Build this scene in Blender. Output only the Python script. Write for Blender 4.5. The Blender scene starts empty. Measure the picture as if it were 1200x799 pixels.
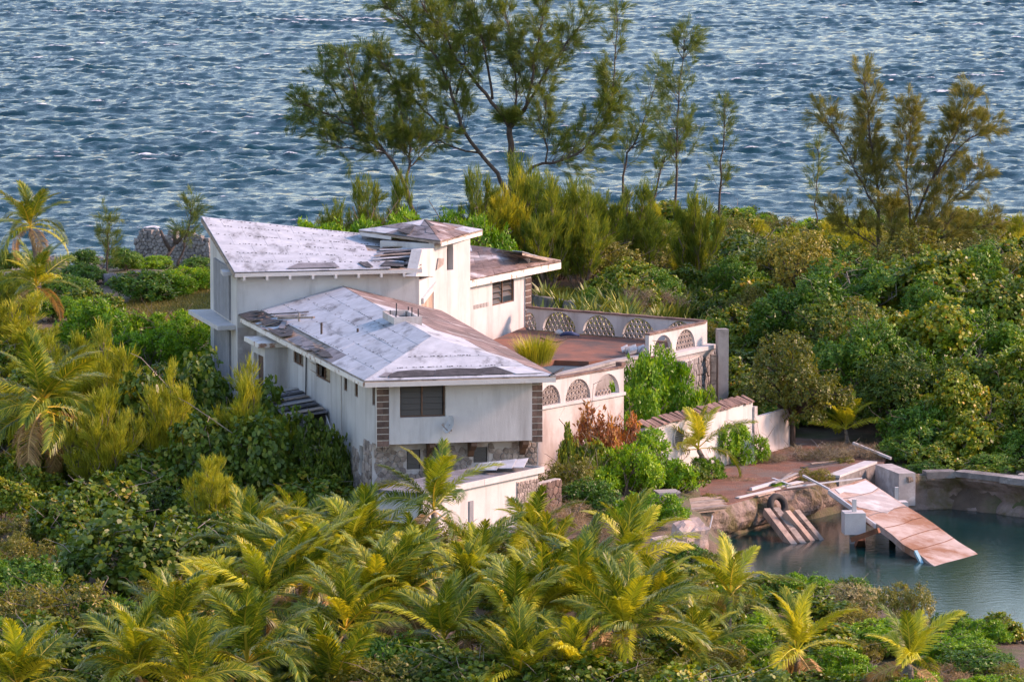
import bpy, math, random
import numpy as np
from mathutils import Vector, noise
R = math.radians
SC = bpy.context.scene
COL = SC.collection

# ------------------------------------------------------------------ camera, world, sun, exposure
FPX, CX, CY, CAMH = 6480.0, 600.0, 399.5, 37.5          # focal length in photograph pixels, photograph centre, deck height
PITCH = math.atan((CY + 376) / FPX)
cam = bpy.data.cameras.new('camera'); cam_o = bpy.data.objects.new('camera', cam); COL.objects.link(cam_o)
cam.sensor_width = 36.0; cam.lens = 36.0 * FPX / 1200.0; cam.clip_start = 1.0; cam.clip_end = 30000.0
cam_o.location = (0, 0, CAMH); cam_o.rotation_euler = (math.pi / 2 - PITCH, 0, 0)
SC.camera = cam_o

SUN_ELEV, SUN_AZ = R(29.0), R(7.0)                       # azimuth counted from +X towards +Y
wd = bpy.data.worlds.new('World'); SC.world = wd; wd.use_nodes = True
nt = wd.node_tree; nt.nodes.clear()
sky = nt.nodes.new('ShaderNodeTexSky'); sky.sky_type = 'NISHITA'; sky.sun_disc = False
sky.sun_elevation = SUN_ELEV; sky.sun_rotation = math.pi / 2 - SUN_AZ
sky.air_density = 1.5; sky.dust_density = 0.5; sky.ozone_density = 2.0
bg = nt.nodes.new('ShaderNodeBackground'); bg.inputs[1].default_value = 0.115
wo = nt.nodes.new('ShaderNodeOutputWorld')
nt.links.new(sky.outputs[0], bg.inputs[0]); nt.links.new(bg.outputs[0], wo.inputs[0])
sl = bpy.data.lights.new('sun', 'SUN'); sl.energy = 2.6; sl.angle = R(10.0); sl.color = (1.0, 0.67, 0.48)
so = bpy.data.objects.new('sun', sl); COL.objects.link(so)
so.rotation_euler = Vector((math.cos(SUN_ELEV) * math.cos(SUN_AZ), math.cos(SUN_ELEV) * math.sin(SUN_AZ), math.sin(SUN_ELEV))).to_track_quat('Z', 'Y').to_euler()
SC.view_settings.view_transform = 'Standard'; SC.view_settings.look = 'None'; SC.view_settings.gamma = 1.0
SC.view_settings.exposure = 1.47
SC.view_settings.use_white_balance = True; SC.view_settings.white_balance_temperature = 6700; SC.view_settings.white_balance_tint = 24
SC.render.engine = 'CYCLES'
SC.cycles.max_bounces = 6; SC.cycles.diffuse_bounces = 3; SC.cycles.transmission_bounces = 3; SC.cycles.transparent_max_bounces = 4

# ------------------------------------------------------------------ measuring helpers (photograph pixel -> place)
_c, _s = math.cos(PITCH), math.sin(PITCH)
def ray(px, py):
    u = (px - CX) / FPX; v = (CY - py) / FPX
    return Vector((u, _c + v * _s, -_s + v * _c))
def P(px, py, z):
    d = ray(px, py); t = (z - CAMH) / d.z
    return Vector((d.x * t, d.y * t, z))
def PY(px, py, Y):
    d = ray(px, py); t = Y / d.y
    return Vector((d.x * t, Y, CAMH + d.z * t))
def PW(px, py, p0, p1):
    """where the line of sight meets the upright plane through p0, p1: (metres along p0->p1, height)"""
    d = ray(px, py); ex, ey = p1[0] - p0[0], p1[1] - p0[1]; L = math.hypot(ex, ey); ex /= L; ey /= L
    nx, ny = ey, -ex
    t = (p0[0] * nx + p0[1] * ny) / (d.x * nx + d.y * ny)
    return ((d.x * t - p0[0]) * ex + (d.y * t - p0[1]) * ey, CAMH + d.z * t)
def smooth(x, a, b):
    t = min(1, max(0, (x - a) / (b - a))); return t * t * (3 - 2 * t)

# ------------------------------------------------------------------ materials
def ramp(nt, fac, stops):
    r = nt.nodes.new('ShaderNodeValToRGB'); e = r.color_ramp.elements
    while len(e) < len(stops): e.new(0.5)
    for k, (p, c) in enumerate(stops):
        e[k].position = p; e[k].color = (c[0], c[1], c[2], 1)
    if fac is not None: nt.links.new(fac, r.inputs[0])
    return r
def newmat(name):
    m = bpy.data.materials.new(name); m.use_nodes = True; nt = m.node_tree
    return m, nt, nt.nodes['Principled BSDF'], nt.nodes['Material Output']
def tex(nt, kind, scale, detail=6.0, rough=0.6, coord='Object', sc=(1, 1, 1)):
    tc = nt.nodes.new('ShaderNodeTexCoord'); mp = nt.nodes.new('ShaderNodeMapping'); mp.inputs['Scale'].default_value = sc
    nt.links.new(tc.outputs[coord], mp.inputs[0])
    n = nt.nodes.new('ShaderNodeTex' + kind); n.inputs['Scale'].default_value = scale
    if kind == 'Noise': n.inputs['Detail'].default_value = detail; n.inputs['Roughness'].default_value = rough
    nt.links.new(mp.outputs[0], n.inputs['Vector'])
    return n
def mixc(nt, fac, a, b, mode='MIX'):
    m = nt.nodes.new('ShaderNodeMix'); m.data_type = 'RGBA'; m.blend_type = mode
    for k, v in ((0, fac), (6, a), (7, b)):
        if hasattr(v, 'is_linked') or isinstance(v, bpy.types.NodeSocket): nt.links.new(v, m.inputs[k])
        elif k == 0: m.inputs[0].default_value = v
        else: m.inputs[k].default_value = (v[0], v[1], v[2], 1)
    return m.outputs[2]
def bump(nt, bs, h, strength=0.4, dist=0.05):
    b = nt.nodes.new('ShaderNodeBump'); b.inputs['Strength'].default_value = strength; b.inputs['Distance'].default_value = dist
    nt.links.new(h, b.inputs['Height']); nt.links.new(b.outputs[0], bs.inputs['Normal'])
def rough_mat(name, c1, c2, scale=1.5, stain=None, stain_scale=0.5, stain_lo=0.55, stain_hi=0.7, rough=0.85, bmp=0.4, bdist=0.04, streak=(1, 1, 1), objrand=0.0, fine=18.0):
    """two-tone noisy surface with optional stains that have a shape of their own and small relief"""
    m, nt, bs, out = newmat(name)
    n = tex(nt, 'Noise', scale); r = ramp(nt, n.outputs[0], ((0.3, c1), (0.7, c2))); col = r.outputs[0]
    if stain:
        s = tex(nt, 'Noise', stain_scale, 8.0, 0.65, sc=streak); sr = ramp(nt, s.outputs[0], ((stain_lo, (0, 0, 0)), (stain_hi, (1, 1, 1))))
        col = mixc(nt, sr.outputs[0], col, stain)
    if objrand:
        oi = nt.nodes.new('ShaderNodeObjectInfo'); rr = ramp(nt, oi.outputs['Random'], ((0, (1 - objrand,) * 3), (1, (1 + objrand * .4,) * 3)))
        col = mixc(nt, 1.0, col, rr.outputs[0], 'MULTIPLY')
    nt.links.new(col, bs.inputs['Base Color']); bs.inputs['Roughness'].default_value = rough
    f = tex(nt, 'Noise', fine, 5.0, 0.7); bump(nt, bs, f.outputs[0], bmp, bdist)
    return m
M = {}
M['white'] = rough_mat('white_plaster', (.46, .455, .46), (.55, .545, .55), .9, (.26, .24, .235), .9, .49, .80, streak=(1.3, 1.3, .16), bmp=.25)
M['white_worn'] = rough_mat('worn_plaster', (.44, .415, .405), (.55, .53, .525), 1.1, (.30, .235, .21), .9, .47, .70, streak=(1, 1, .3), bmp=.35)
M['bare'] = rough_mat('bare_render', (.30, .27, .27), (.48, .44, .43), 1.6, (.62, .60, .60), .9, .5, .65, bmp=.6)
M['roof_white'] = rough_mat('white_roof_coating', (.32, .355, .41), (.46, .50, .565), 1.6, (.12, .125, .14), 1.3, .52, .70, streak=(1, .4, 1), bmp=.5, objrand=.04)
M['roof_brown'] = rough_mat('bare_brown_roof', (.10, .065, .06), (.27, .20, .19), 1.7, (.50, .47, .48), .8, .55, .66, streak=(.35, 1, 1), bmp=.6, objrand=.35)
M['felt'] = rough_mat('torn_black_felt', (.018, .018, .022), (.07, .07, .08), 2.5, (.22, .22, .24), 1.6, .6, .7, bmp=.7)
M['felt_grey'] = rough_mat('grey_felt', (.12, .12, .14), (.22, .22, .25), 2.0, (.06, .06, .07), 1.2, .55, .65, bmp=.5)
M['old_wood'] = rough_mat('weathered_wood', (.20, .15, .12), (.40, .33, .28), 2.5, (.10, .08, .07), 1.5, .5, .65, streak=(1, 1, 4))
M['brown_wood'] = rough_mat('brown_wood', (.10, .055, .035), (.20, .11, .07), 3.0, (.05, .03, .025), 1.5, .5, .65)
M['tan_wood'] = rough_mat('tan_boards', (.33, .24, .19), (.46, .35, .28), 2.5, (.22, .15, .12), 1.5, .5, .65, streak=(1, 1, .2), objrand=.2)
M['brick'] = rough_mat('brown_block', (.085, .055, .048), (.17, .11, .09), 4.0, (.24, .2, .18), 2.0, .6, .72, objrand=.4, bmp=.6)
M['mortar'] = rough_mat('mortar', (.55, .53, .52), (.68, .66, .65), 3.0)
M['stone'] = rough_mat('field_stone', (.22, .18, .165), (.42, .36, .33), 2.6, (.55, .50, .47), 1.7, .55, .7, objrand=.45, bmp=.8, bdist=.06)
M['stone_grey'] = rough_mat('grey_rubble', (.17, .165, .165), (.36, .34, .335), 2.2, (.5, .48, .46), 1.5, .56, .7, objrand=.4, bmp=.8, bdist=.06)
M['stone_mortar'] = rough_mat('stone_mortar', (.38, .34, .32), (.52, .48, .45), 2.0)
M['terra'] = rough_mat('terracotta_floor', (.16, .065, .042), (.26, .105, .065), 1.3, (.075, .055, .05), .5, .44, .64, bmp=.3, objrand=.1)
M['rustdirt'] = rough_mat('rusty_soil', (.14, .062, .042), (.25, .12, .078), 1.4, (.15, .12, .105), .6, .47, .62, bmp=.8, bdist=.08)
M['cap'] = rough_mat('brown_cap', (.13, .08, .067), (.24, .155, .13), 3.0, (.36, .28, .24), 1.5, .6, .7, objrand=.35, bmp=.7)
M['conc'] = rough_mat('concrete', (.24, .23, .23), (.38, .365, .36), 1.4, (.13, .115, .11), .7, .52, .7, bmp=.5)
M['conc_white'] = rough_mat('white_concrete', (.43, .425, .43), (.54, .53, .54), 1.6, (.42, .39, .38), .9, .58, .75)
M['conc_pink'] = rough_mat('stained_slab', (.40, .31, .27), (.56, .46, .42), .7, (.27, .13, .07), .33, .47, .62, bmp=.7, bdist=.05)
M['rock'] = rough_mat('shore_rock', (.15, .105, .085), (.36, .28, .25), .9, (.12, .10, .04), .7, .47, .62, bmp=1.0, bdist=.18, fine=5.0)
M['rock_grey'] = rough_mat('grey_shore_rock', (.13, .12, .12), (.30, .275, .27), 1.2, (.40, .36, .34), .9, .58, .7, bmp=1.0, bdist=.12, fine=6.0, objrand=.4)
M['pebble'] = rough_mat('pebbles', (.12, .10, .09), (.33, .28, .25), 3.0, objrand=.3)
M['shutter'] = rough_mat('grey_shutter', (.19, .20, .23), (.26, .27, .30), 2.0, objrand=.12)
M['metal'] = rough_mat('galvanised', (.42, .44, .48), (.58, .60, .64), 2.0, (.30, .2, .15), 1.5, .62, .75, rough=.5, bmp=.1)
M['rust'] = rough_mat('rusty_steel', (.13, .05, .028), (.30, .12, .06), 2.5, (.06, .03, .02), 1.5, .5, .65, bmp=.6)
M['rubber'] = rough_mat('tyre_rubber', (.02, .018, .018), (.05, .045, .045), 3.0, (.14, .08, .05), 1.5, .55, .7)
M['paint_white'] = rough_mat('white_paint', (.48, .475, .475), (.56, .55, .55), 2.0, (.45, .36, .3), 2.0, .62, .75)
M['peel'] = rough_mat('peeling_fascia', (.62, .58, .55), (.76, .73, .70), 2.0, (.30, .17, .12), 2.6, .55, .64, bmp=.5)
M['blue_tarp'] = rough_mat('blue_tarp', (.02, .035, .10), (.05, .08, .18), 3.0)
M['bark'] = rough_mat('bark', (.10, .075, .06), (.22, .175, .15), 4.0, streak=(1, 1, .3), bmp=.8)
M['bark_grey'] = rough_mat('grey_bark', (.20, .17, .15), (.36, .32, .29), 4.0, bmp=.8)
M['bark_dark'] = rough_mat('dark_bark', (.045, .033, .028), (.105, .08, .068), 4.0, bmp=.8)
M['palm_bark'] = rough_mat('palm_bark', (.16, .125, .10), (.30, .25, .21), 3.0, (.09, .07, .06), 8.0, .5, .6, streak=(.2, .2, 3), bmp=.8)
m, nt, bs, out = newmat('dark_glass'); bs.inputs['Base Color'].default_value = (.035, .025, .02, 1); bs.inputs['Roughness'].default_value = .38; M['glass'] = m
m, nt, bs, out = newmat('interior'); bs.inputs['Base Color'].default_value = (.06, .05, .045, 1); bs.inputs['Roughness'].default_value = .9; M['interior'] = m  # near-black tone; on the backing sheets it paints the shade of the rooms

GAIN = 1.3
def leaf_mat(name, stops, rough=.42, trans=.26, objvar=.6):
    """foliage: each leaf's own random value picks its green, each plant shifts it a little"""
    m, nt, bs, out = newmat(name)
    at = nt.nodes.new('ShaderNodeAttribute'); at.attribute_name = 'leafvar'
    r = ramp(nt, at.outputs['Fac'], [(p, tuple(min(.6, GAIN * g * q) for g, q in zip((1.06, 1.02, .75), c))) for p, c in stops])
    oi = nt.nodes.new('ShaderNodeObjectInfo')
    rr = ramp(nt, oi.outputs['Random'], ((0, (1 - objvar * .6, 1 - objvar * .45, 1 - objvar * .55)), (.5, (1, 1, 1)), (1, (1 + objvar * .55, 1 + objvar * .3, 1))))
    col = mixc(nt, 1.0, r.outputs[0], rr.outputs[0], 'MULTIPLY')
    nt.links.new(col, bs.inputs['Base Color']); bs.inputs['Roughness'].default_value = rough
    bs.inputs['Specular IOR Level'].default_value = .35
    tr = nt.nodes.new('ShaderNodeBsdfTranslucent'); tcol = mixc(nt, 1.0, col, (1.6, 1.5, .55), 'MULTIPLY'); nt.links.new(tcol, tr.inputs[0])
    mx = nt.nodes.new('ShaderNodeMixShader'); mx.inputs[0].default_value = trans
    nt.links.new(bs.outputs[0], mx.inputs[1]); nt.links.new(tr.outputs[0], mx.inputs[2]); nt.links.new(mx.outputs[0], out.inputs[0])
    return m
LG = {
 'grape': leaf_mat('sea_grape_leaf', ((0, (.035, .075, .012)), (.45, (.085, .15, .018)), (.8, (.19, .22, .03)), (.95, (.30, .20, .04)), (1, (.33, .12, .04)))),
 'grape_dark': leaf_mat('dark_sea_grape_leaf', ((0, (.025, .055, .014)), (.5, (.06, .115, .02)), (.9, (.13, .17, .03)), (1, (.24, .18, .06)))),
 'scaevola': leaf_mat('bright_rosette_leaf', ((0, (.035, .105, .007)), (.5, (.105, .245, .012)), (.9, (.23, .36, .022)), (1, (.33, .39, .03))), trans=.28),
 'olive': leaf_mat('olive_leaf', ((0, (.05, .065, .018)), (.5, (.12, .135, .03)), (.9, (.21, .20, .05)), (1, (.28, .22, .08)))),
 'silver': leaf_mat('silver_leaf', ((0, (.15, .15, .12)), (.5, (.25, .25, .2)), (1, (.36, .33, .26)))),
 'broad': leaf_mat('broad_leaf', ((0, (.022, .07, .012)), (.5, (.055, .145, .02)), (.88, (.13, .22, .03)), (1, (.28, .27, .04)))),
 'needle': leaf_mat('casuarina_needle', ((0, (.03, .06, .016)), (.5, (.07, .115, .026)), (1, (.15, .175, .04))), rough=.6, trans=.3, objvar=.3),
 'needle_fresh': leaf_mat('fresh_casuarina_needle', ((0, (.03, .065, .012)), (.5, (.085, .135, .02)), (1, (.22, .24, .03))), rough=.6, trans=.35, objvar=.3),
 'needle_brown': leaf_mat('bronze_casuarina_needle', ((0, (.05, .06, .018)), (.5, (.11, .12, .032)), (1, (.20, .185, .055))), rough=.6, trans=.3, objvar=.3),
 'needle_yellow': leaf_mat('young_casuarina_needle', ((0, (.09, .12, .012)), (.5, (.21, .24, .02)), (1, (.38, .36, .035))), rough=.6, trans=.3, objvar=.35),
 'palm': leaf_mat('palm_leaf', ((0, (.03, .075, .012)), (.5, (.12, .175, .02)), (.85, (.34, .33, .03)), (1, (.56, .36, .07))), rough=.36, trans=.26, objvar=.8),
 'palm_yellow': leaf_mat('yellow_palm_leaf', ((0, (.17, .21, .015)), (.5, (.36, .37, .03)), (1, (.58, .46, .06))), rough=.36, trans=.3, objvar=.3),
 'palm_dead': leaf_mat('dry_palm_leaf', ((0, (.16, .10, .06)), (.5, (.30, .19, .11)), (1, (.45, .32, .2))), rough=.7, trans=.2, objvar=.3),
 'red': leaf_mat('bronze_red_leaf', ((0, (.10, .035, .022)), (.5, (.22, .09, .05)), (.9, (.32, .2, .1)), (1, (.3, .3, .1)))),
 'dry': leaf_mat('dry_twig', ((0, (.10, .075, .065)), (.5, (.19, .15, .13)), (1, (.30, .25, .22))), rough=.8, trans=.1),
 'grassy': leaf_mat('yellow_grass_blade', ((0, (.12, .14, .01)), (.5, (.28, .29, .02)), (1, (.42, .36, .04))), trans=.3),
 'lawn': leaf_mat('lawn_blade', ((0, (.07, .085, .025)), (.5, (.13, .13, .04)), (1, (.22, .19, .07))), trans=.2),
 'blade': leaf_mat('sword_leaf', ((0, (.05, .085, .02)), (.5, (.12, .17, .04)), (1, (.27, .28, .09))), trans=.2),
}

# ------------------------------------------------------------------ mesh helpers
class MB:
    def __init__(s): s.v = []; s.f = []
    def face(s, pts):
        b = len(s.v); s.v += [tuple(p) for p in pts]; s.f.append(tuple(range(b, b + len(pts))))
    def box(s, o, ex, ey, ez):
        o, ex, ey, ez = map(Vector, (o, ex, ey, ez)); b = len(s.v)
        s.v += [tuple(o + ex * i + ey * j + ez * k) for k in (0, 1) for j in (0, 1) for i in (0, 1)]
        s.f += [tuple(b + q for q in f) for f in ((0, 2, 3, 1), (4, 5, 7, 6), (0, 1, 5, 4), (2, 6, 7, 3), (1, 3, 7, 5), (0, 4, 6, 2))]
        return s
    def bar(s, a, b, w, h=None):
        a, b = Vector(a), Vector(b); d = (b - a).normalized(); h = h or w
        up = Vector((0, 0, 1)) if abs(d.z) < .95 else Vector((1, 0, 0))
        sd = d.cross(up).normalized(); up = sd.cross(d)
        return s.box(a - sd * w / 2 - up * h / 2, b - a, sd * w, up * h)
    def prism(s, poly, z0, z1):
        """upright prism over an xy polygon; z0 / z1 may be lists"""
        n = len(poly); z0 = z0 if isinstance(z0, (list, tuple)) else [z0] * n; z1 = z1 if isinstance(z1, (list, tuple)) else [z1] * n
        b = len(s.v)
        s.v += [(p[0], p[1], z) for p, z in zip(poly, z0)] + [(p[0], p[1], z) for p, z in zip(poly, z1)]
        s.f += [tuple(b + n - 1 - i for i in range(n)), tuple(b + n + i for i in range(n))]
        s.f += [(b + i, b + (i + 1) % n, b + n + (i + 1) % n, b + n + i) for i in range(n)]
        return s
    def slab(s, pts, t):
        """polygon in space, thickened by the vector t"""
        n = len(pts); t = Vector(t); b = len(s.v)
        s.v += [tuple(Vector(p)) for p in pts] + [tuple(Vector(p) + t) for p in pts]
        s.f += [tuple(b + n - 1 - i for i in range(n)), tuple(b + n + i for i in range(n))]
        s.f += [(b + i, b + (i + 1) % n, b + n + (i + 1) % n, b + n + i) for i in range(n)]
        return s
    def tube(s, pts, rad, n=6, cap=True):
        pts = [Vector(p) for p in pts]; m = len(pts); rad = rad if isinstance(rad, (list, tuple)) else [rad] * m
        b = len(s.v); ref = None
        for i, p in enumerate(pts):
            d = (pts[min(i + 1, m - 1)] - pts[max(i - 1, 0)]).normalized()
            if ref is None: ref = Vector((0, 0, 1)) if abs(d.z) < .9 else Vector((1, 0, 0))
            a = d.cross(ref).normalized(); c = a.cross(d).normalized(); ref = c
            for k in range(n):
                t = 2 * math.pi * k / n; s.v.append(tuple(p + a * (math.cos(t) * rad[i]) + c * (math.sin(t) * rad[i])))
        for i in range(m - 1):
            for k in range(n):
                s.f.append((b + i * n + k, b + i * n + (k + 1) % n, b + (i + 1) * n + (k + 1) % n, b + (i + 1) * n + k))
        if cap: s.f.append(tuple(b + k for k in range(n))[::-1]); s.f.append(tuple(b + (m - 1) * n + k for k in range(n)))
        return s
    def mesh(s, name, mat, org=(0, 0, 0), smooth=False):
        me = bpy.data.meshes.new(name); ox, oy, oz = org
        me.from_pydata([(x - ox, y - oy, z - oz) for x, y, z in s.v], [], s.f); me.update()
        if mat is not None: me.materials.append(M[mat] if isinstance(mat, str) else mat)
        if smooth: me.polygons.foreach_set('use_smooth', [True] * len(me.polygons))
        return me
    def build(s, name, mat, parent=None, smooth=False, org=None):
        """link as one mesh; with a parent the geometry is stored relative to the thing's own base"""
        if parent is None:
            if org is None:
                a = np.array(s.v); org = (float(a[:, 0].mean()), float(a[:, 1].mean()), float(a[:, 2].min()))
            o = bpy.data.objects.new(name, s.mesh(name, mat, org, smooth)); o.location = org
        else:
            w = base_of(parent); o = bpy.data.objects.new(name, s.mesh(name, mat, w, smooth)); o.parent = parent
        COL.objects.link(o); return o
BASE = {}
def base_of(o):
    while o.parent is not None: o = o.parent
    return tuple(o.location)
def tag(o, label=None, cat=None, group=None, kind=None):
    for k, v in (('label', label), ('category', cat), ('group', group), ('kind', kind)):
        if v: o[k] = v
    return o
def thing(name, label, cat, loc, group=None):
    o = bpy.data.objects.new(name, None); o.empty_display_size = .3; COL.objects.link(o); o.location = tuple(loc)
    return tag(o, label, cat, group)
def piece(name, mesh, parent, loc=(0, 0, 0), rot=(0, 0, 0), sc=(1, 1, 1)):
    o = bpy.data.objects.new(name, mesh); COL.objects.link(o); o.parent = parent
    o.location = loc; o.rotation_euler = rot; o.scale = sc; return o
def npmesh(name, V, nper, var, mat, smooth=False):
    """fast mesh of loose n-gons: V is (faces*nper, 3), var one value per face"""
    me = bpy.data.meshes.new(name); nf = len(V) // nper
    me.vertices.add(nf * nper); me.vertices.foreach_set('co', np.ascontiguousarray(V, dtype=np.float32).ravel())
    me.loops.add(nf * nper); me.loops.foreach_set('vertex_index', np.arange(nf * nper, dtype=np.int32))
    me.polygons.add(nf); me.polygons.foreach_set('loop_start', np.arange(0, nf * nper, nper, dtype=np.int32))
    a = me.attributes.new('leafvar', 'FLOAT', 'FACE'); a.data.foreach_set('value', np.asarray(var, dtype=np.float32))
    me.update(calc_edges=True); me.materials.append(mat); return me

def unit2(p0, p1):
    d = Vector((p1[0] - p0[0], p1[1] - p0[1], 0)); L = d.length; d /= L
    return d, Vector((d.y, -d.x, 0)), L                        # along, outward (right-hand side), length
def wall(name, parent, p0, p1, z0, z1, th, holes=(), mat='white'):
    """upright wall from p0 to p1 (outside on the right) with real rectangular openings (u0,u1,za,zb)"""
    d, n, L = unit2(p0, p1); o = Vector((p0[0], p0[1], 0)); mb = MB()
    us = sorted({0.0, L} | {min(max(q, 0), L) for h in holes for q in h[:2]}); zs = sorted({z0, z1} | {min(max(q, z0), z1) for h in holes for q in h[2:]})
    solid = lambda i, j: 0 <= i < len(us) - 1 and 0 <= j < len(zs) - 1 and not any(h[0] < (us[i] + us[i + 1]) / 2 < h[1] and h[2] < (zs[j] + zs[j + 1]) / 2 < h[3] for h in holes)
    pt = lambda u, z, w: o + d * u - n * w + Vector((0, 0, z))
    for i in range(len(us) - 1):
        for j in range(len(zs) - 1):
            if not solid(i, j): continue
            a, b, c, e = us[i], us[i + 1], zs[j], zs[j + 1]
            mb.face([pt(a, c, 0), pt(b, c, 0), pt(b, e, 0), pt(a, e, 0)]); mb.face([pt(b, c, th), pt(a, c, th), pt(a, e, th), pt(b, e, th)])
            if not solid(i - 1, j): mb.face([pt(a, c, th), pt(a, c, 0), pt(a, e, 0), pt(a, e, th)])
            if not solid(i + 1, j): mb.face([pt(b, c, 0), pt(b, c, th), pt(b, e, th), pt(b, e, 0)])
            if not solid(i, j - 1): mb.face([pt(a, c, th), pt(b, c, th), pt(b, c, 0), pt(a, c, 0)])
            if not solid(i, j + 1): mb.face([pt(a, e, 0), pt(b, e, 0), pt(b, e, th), pt(a, e, th)])
    return mb.build(name, mat, parent)
def window(parent, p0, p1, u0, u1, z0, z1, cols=2, rows=5, inset=.06, frame='brown_wood', tilt=25, pane='glass', skip=(), fw=.055):
    """louvred window set into an opening: frame, and each louvre a sub-part"""
    d, n, L = unit2(p0, p1); o = Vector((p0[0], p0[1], 0)); mb = MB(); up = Vector((0, 0, 1))
    q = lambda u, z, w: o + d * u - n * w + up * z
    mb.box(q(u0, z0, inset + .07), d * fw, n * .07, up * (z1 - z0)); mb.box(q(u1 - fw, z0, inset + .07), d * fw, n * .07, up * (z1 - z0))
    mb.box(q(u0 + fw, z0, inset + .068), d * (u1 - u0 - 2 * fw), n * .066, up * fw); mb.box(q(u0 + fw, z1 - fw, inset + .068), d * (u1 - u0 - 2 * fw), n * .066, up * fw)
    cw = (u1 - u0 - 2 * fw) / cols
    for c in range(1, cols): mb.box(q(u0 + fw + cw * c - fw / 2, z0 + fw, inset + .066), d * fw, n * .064, up * (z1 - z0 - 2 * fw))
    w = mb.build('window', frame, parent)
    rh = (z1 - z0 - 2 * fw) / rows; t = R(tilt)
    for c in range(cols):
        for r in range(rows):
            if (c, r) in skip: continue
            b = q(u0 + fw + cw * c + .035, z0 + fw + rh * r, inset + .04)
            MB().box(b, d * (cw - .07), up * (rh * .97) * math.cos(t) + n * -math.sin(t) * rh * .97, n * -.012).build('louver', pane, w)
    return w
def vor_stones(parent, p0, p1, u0, u1, z0, z1, size, proud, mat, rng, holes=(), name='stone', zmax=None):
    """irregular field stones on a wall face: Voronoi cells, shrunk at the joints, each proud by its own amount"""
    d, n, L = unit2(p0, p1); o = Vector((p0[0], p0[1], 0)); seeds = []
    nx = max(1, int((u1 - u0) / size)); nz = max(1, int((z1 - z0) / (size * .85)))
    for i in range(-1, nx + 1):
        for j in range(-1, nz + 1):
            seeds.append((u0 + (i + .5 + .5 * (j % 2) + rng.uniform(-.36, .36)) * (u1 - u0) / nx, z0 + (j + .5 + rng.uniform(-.33, .33)) * (z1 - z0) / nz))
    for (x, z) in seeds:
        if not (u0 <= x <= u1 and z0 <= z <= z1): continue
        if any(h[0] - size * .25 < x < h[1] + size * .25 and h[2] - size * .25 < z < h[3] + size * .25 for h in holes): continue
        if zmax and z > zmax(x): continue
        poly = [(u0, z0), (u1, z0), (u1, z1), (u0, z1)]
        for (a, b) in seeds:
            dx, dz = a - x, b - z; q = dx * dx + dz * dz
            if q < 1e-9 or q > 9 * size * size: continue
            cst = dx * (x + a) / 2 + dz * (z + b) / 2; out = []
            for k in range(len(poly)):
                A, B = poly[k], poly[(k + 1) % len(poly)]; fa = dx * A[0] + dz * A[1] - cst; fb = dx * B[0] + dz * B[1] - cst
                if fa <= 0: out.append(A)
                if (fa < 0 < fb) or (fb < 0 < fa):
                    t = fa / (fa - fb); out.append((A[0] + (B[0] - A[0]) * t, A[1] + (B[1] - A[1]) * t))
            poly = out
            if len(poly) < 3: break
        if len(poly) < 3: continue
        pr = proud * rng.uniform(.5, 1.3); mb = MB(); k = len(poly)
        f = lambda s, w: [tuple(o + d * (x + (a - x) * s) + n * w + Vector((0, 0, z + (b - z) * s))) for a, b in poly]
        mb.v = f(.93, .0) + f(.88, pr * .8) + f(.6, pr); mb.f = [tuple(range(2 * k, 3 * k))]
        for r_ in range(2): mb.f += [(r_ * k + i, r_ * k + (i + 1) % k, (r_ + 1) * k + (i + 1) % k, (r_ + 1) * k + i) for i in range(k)]
        mb.build(name, mat, parent)
def sheets(parent, quad, nu, nv, mat, rng, t=.03, gap=.005, lift=.012, skip=(), name='roof_sheet', stagger=True, alt=None):
    """roof covering laid as separate sheets over a (possibly warped or tapering) four-cornered face a-b-c-d, a-b the eave"""
    a, b, c, e = map(Vector, quad)
    pt = lambda u, v: (a * (1 - u) + b * u) * (1 - v) + (e * (1 - u) + c * u) * v
    for j in range(nv):
        cuts = [i / nu for i in range(nu + 1)]
        if stagger and j % 2: cuts = [0.0] + [(i + .5) / nu for i in range(nu)] + [1.0]
        for i in range(len(cuts) - 1):
            if (i, j) in skip: continue
            gu = gap / max(.5, (pt(1, (j + .5) / nv) - pt(0, (j + .5) / nv)).length); gv = gap / (pt(.5, 1) - pt(.5, 0)).length
            u0, u1, v0, v1 = cuts[i] + gu, cuts[i + 1] - gu, j / nv + gv, (j + 1) / nv - gv
            ps = [pt(u0, v0), pt(u1, v0), pt(u1, v1), pt(u0, v1)]
            nn = (ps[1] - ps[0]).cross(ps[3] - ps[0])
            if nn.length < 1e-6: nn = (ps[2] - ps[1]).cross(ps[3] - ps[1])
            nn.normalize()
            if nn.z < 0: nn = -nn
            ps = [p + nn * (rng.uniform(0, lift) + .004) for p in ps]
            if (ps[3] - ps[2]).length < .02: ps = ps[:3]
            MB().slab(ps, nn * t).build(name, (alt or {}).get((i, j), mat), parent)
def deck(quad, n=8):
    a, b, c, e = map(Vector, quad); mb = MB(); g = lambda u, v: (a * (1 - u) + b * u) * (1 - v) + (e * (1 - u) + c * u) * v
    for i in range(n):
        for j in range(n):
            c4 = [g(i / n, j / n), g((i + 1) / n, j / n), g((i + 1) / n, (j + 1) / n), g(i / n, (j + 1) / n)]
            mb.face([p - Vector((0, 0, .03)) for p in c4]); mb.face([p - Vector((0, 0, .13)) for p in c4][::-1])
    return mb
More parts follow.
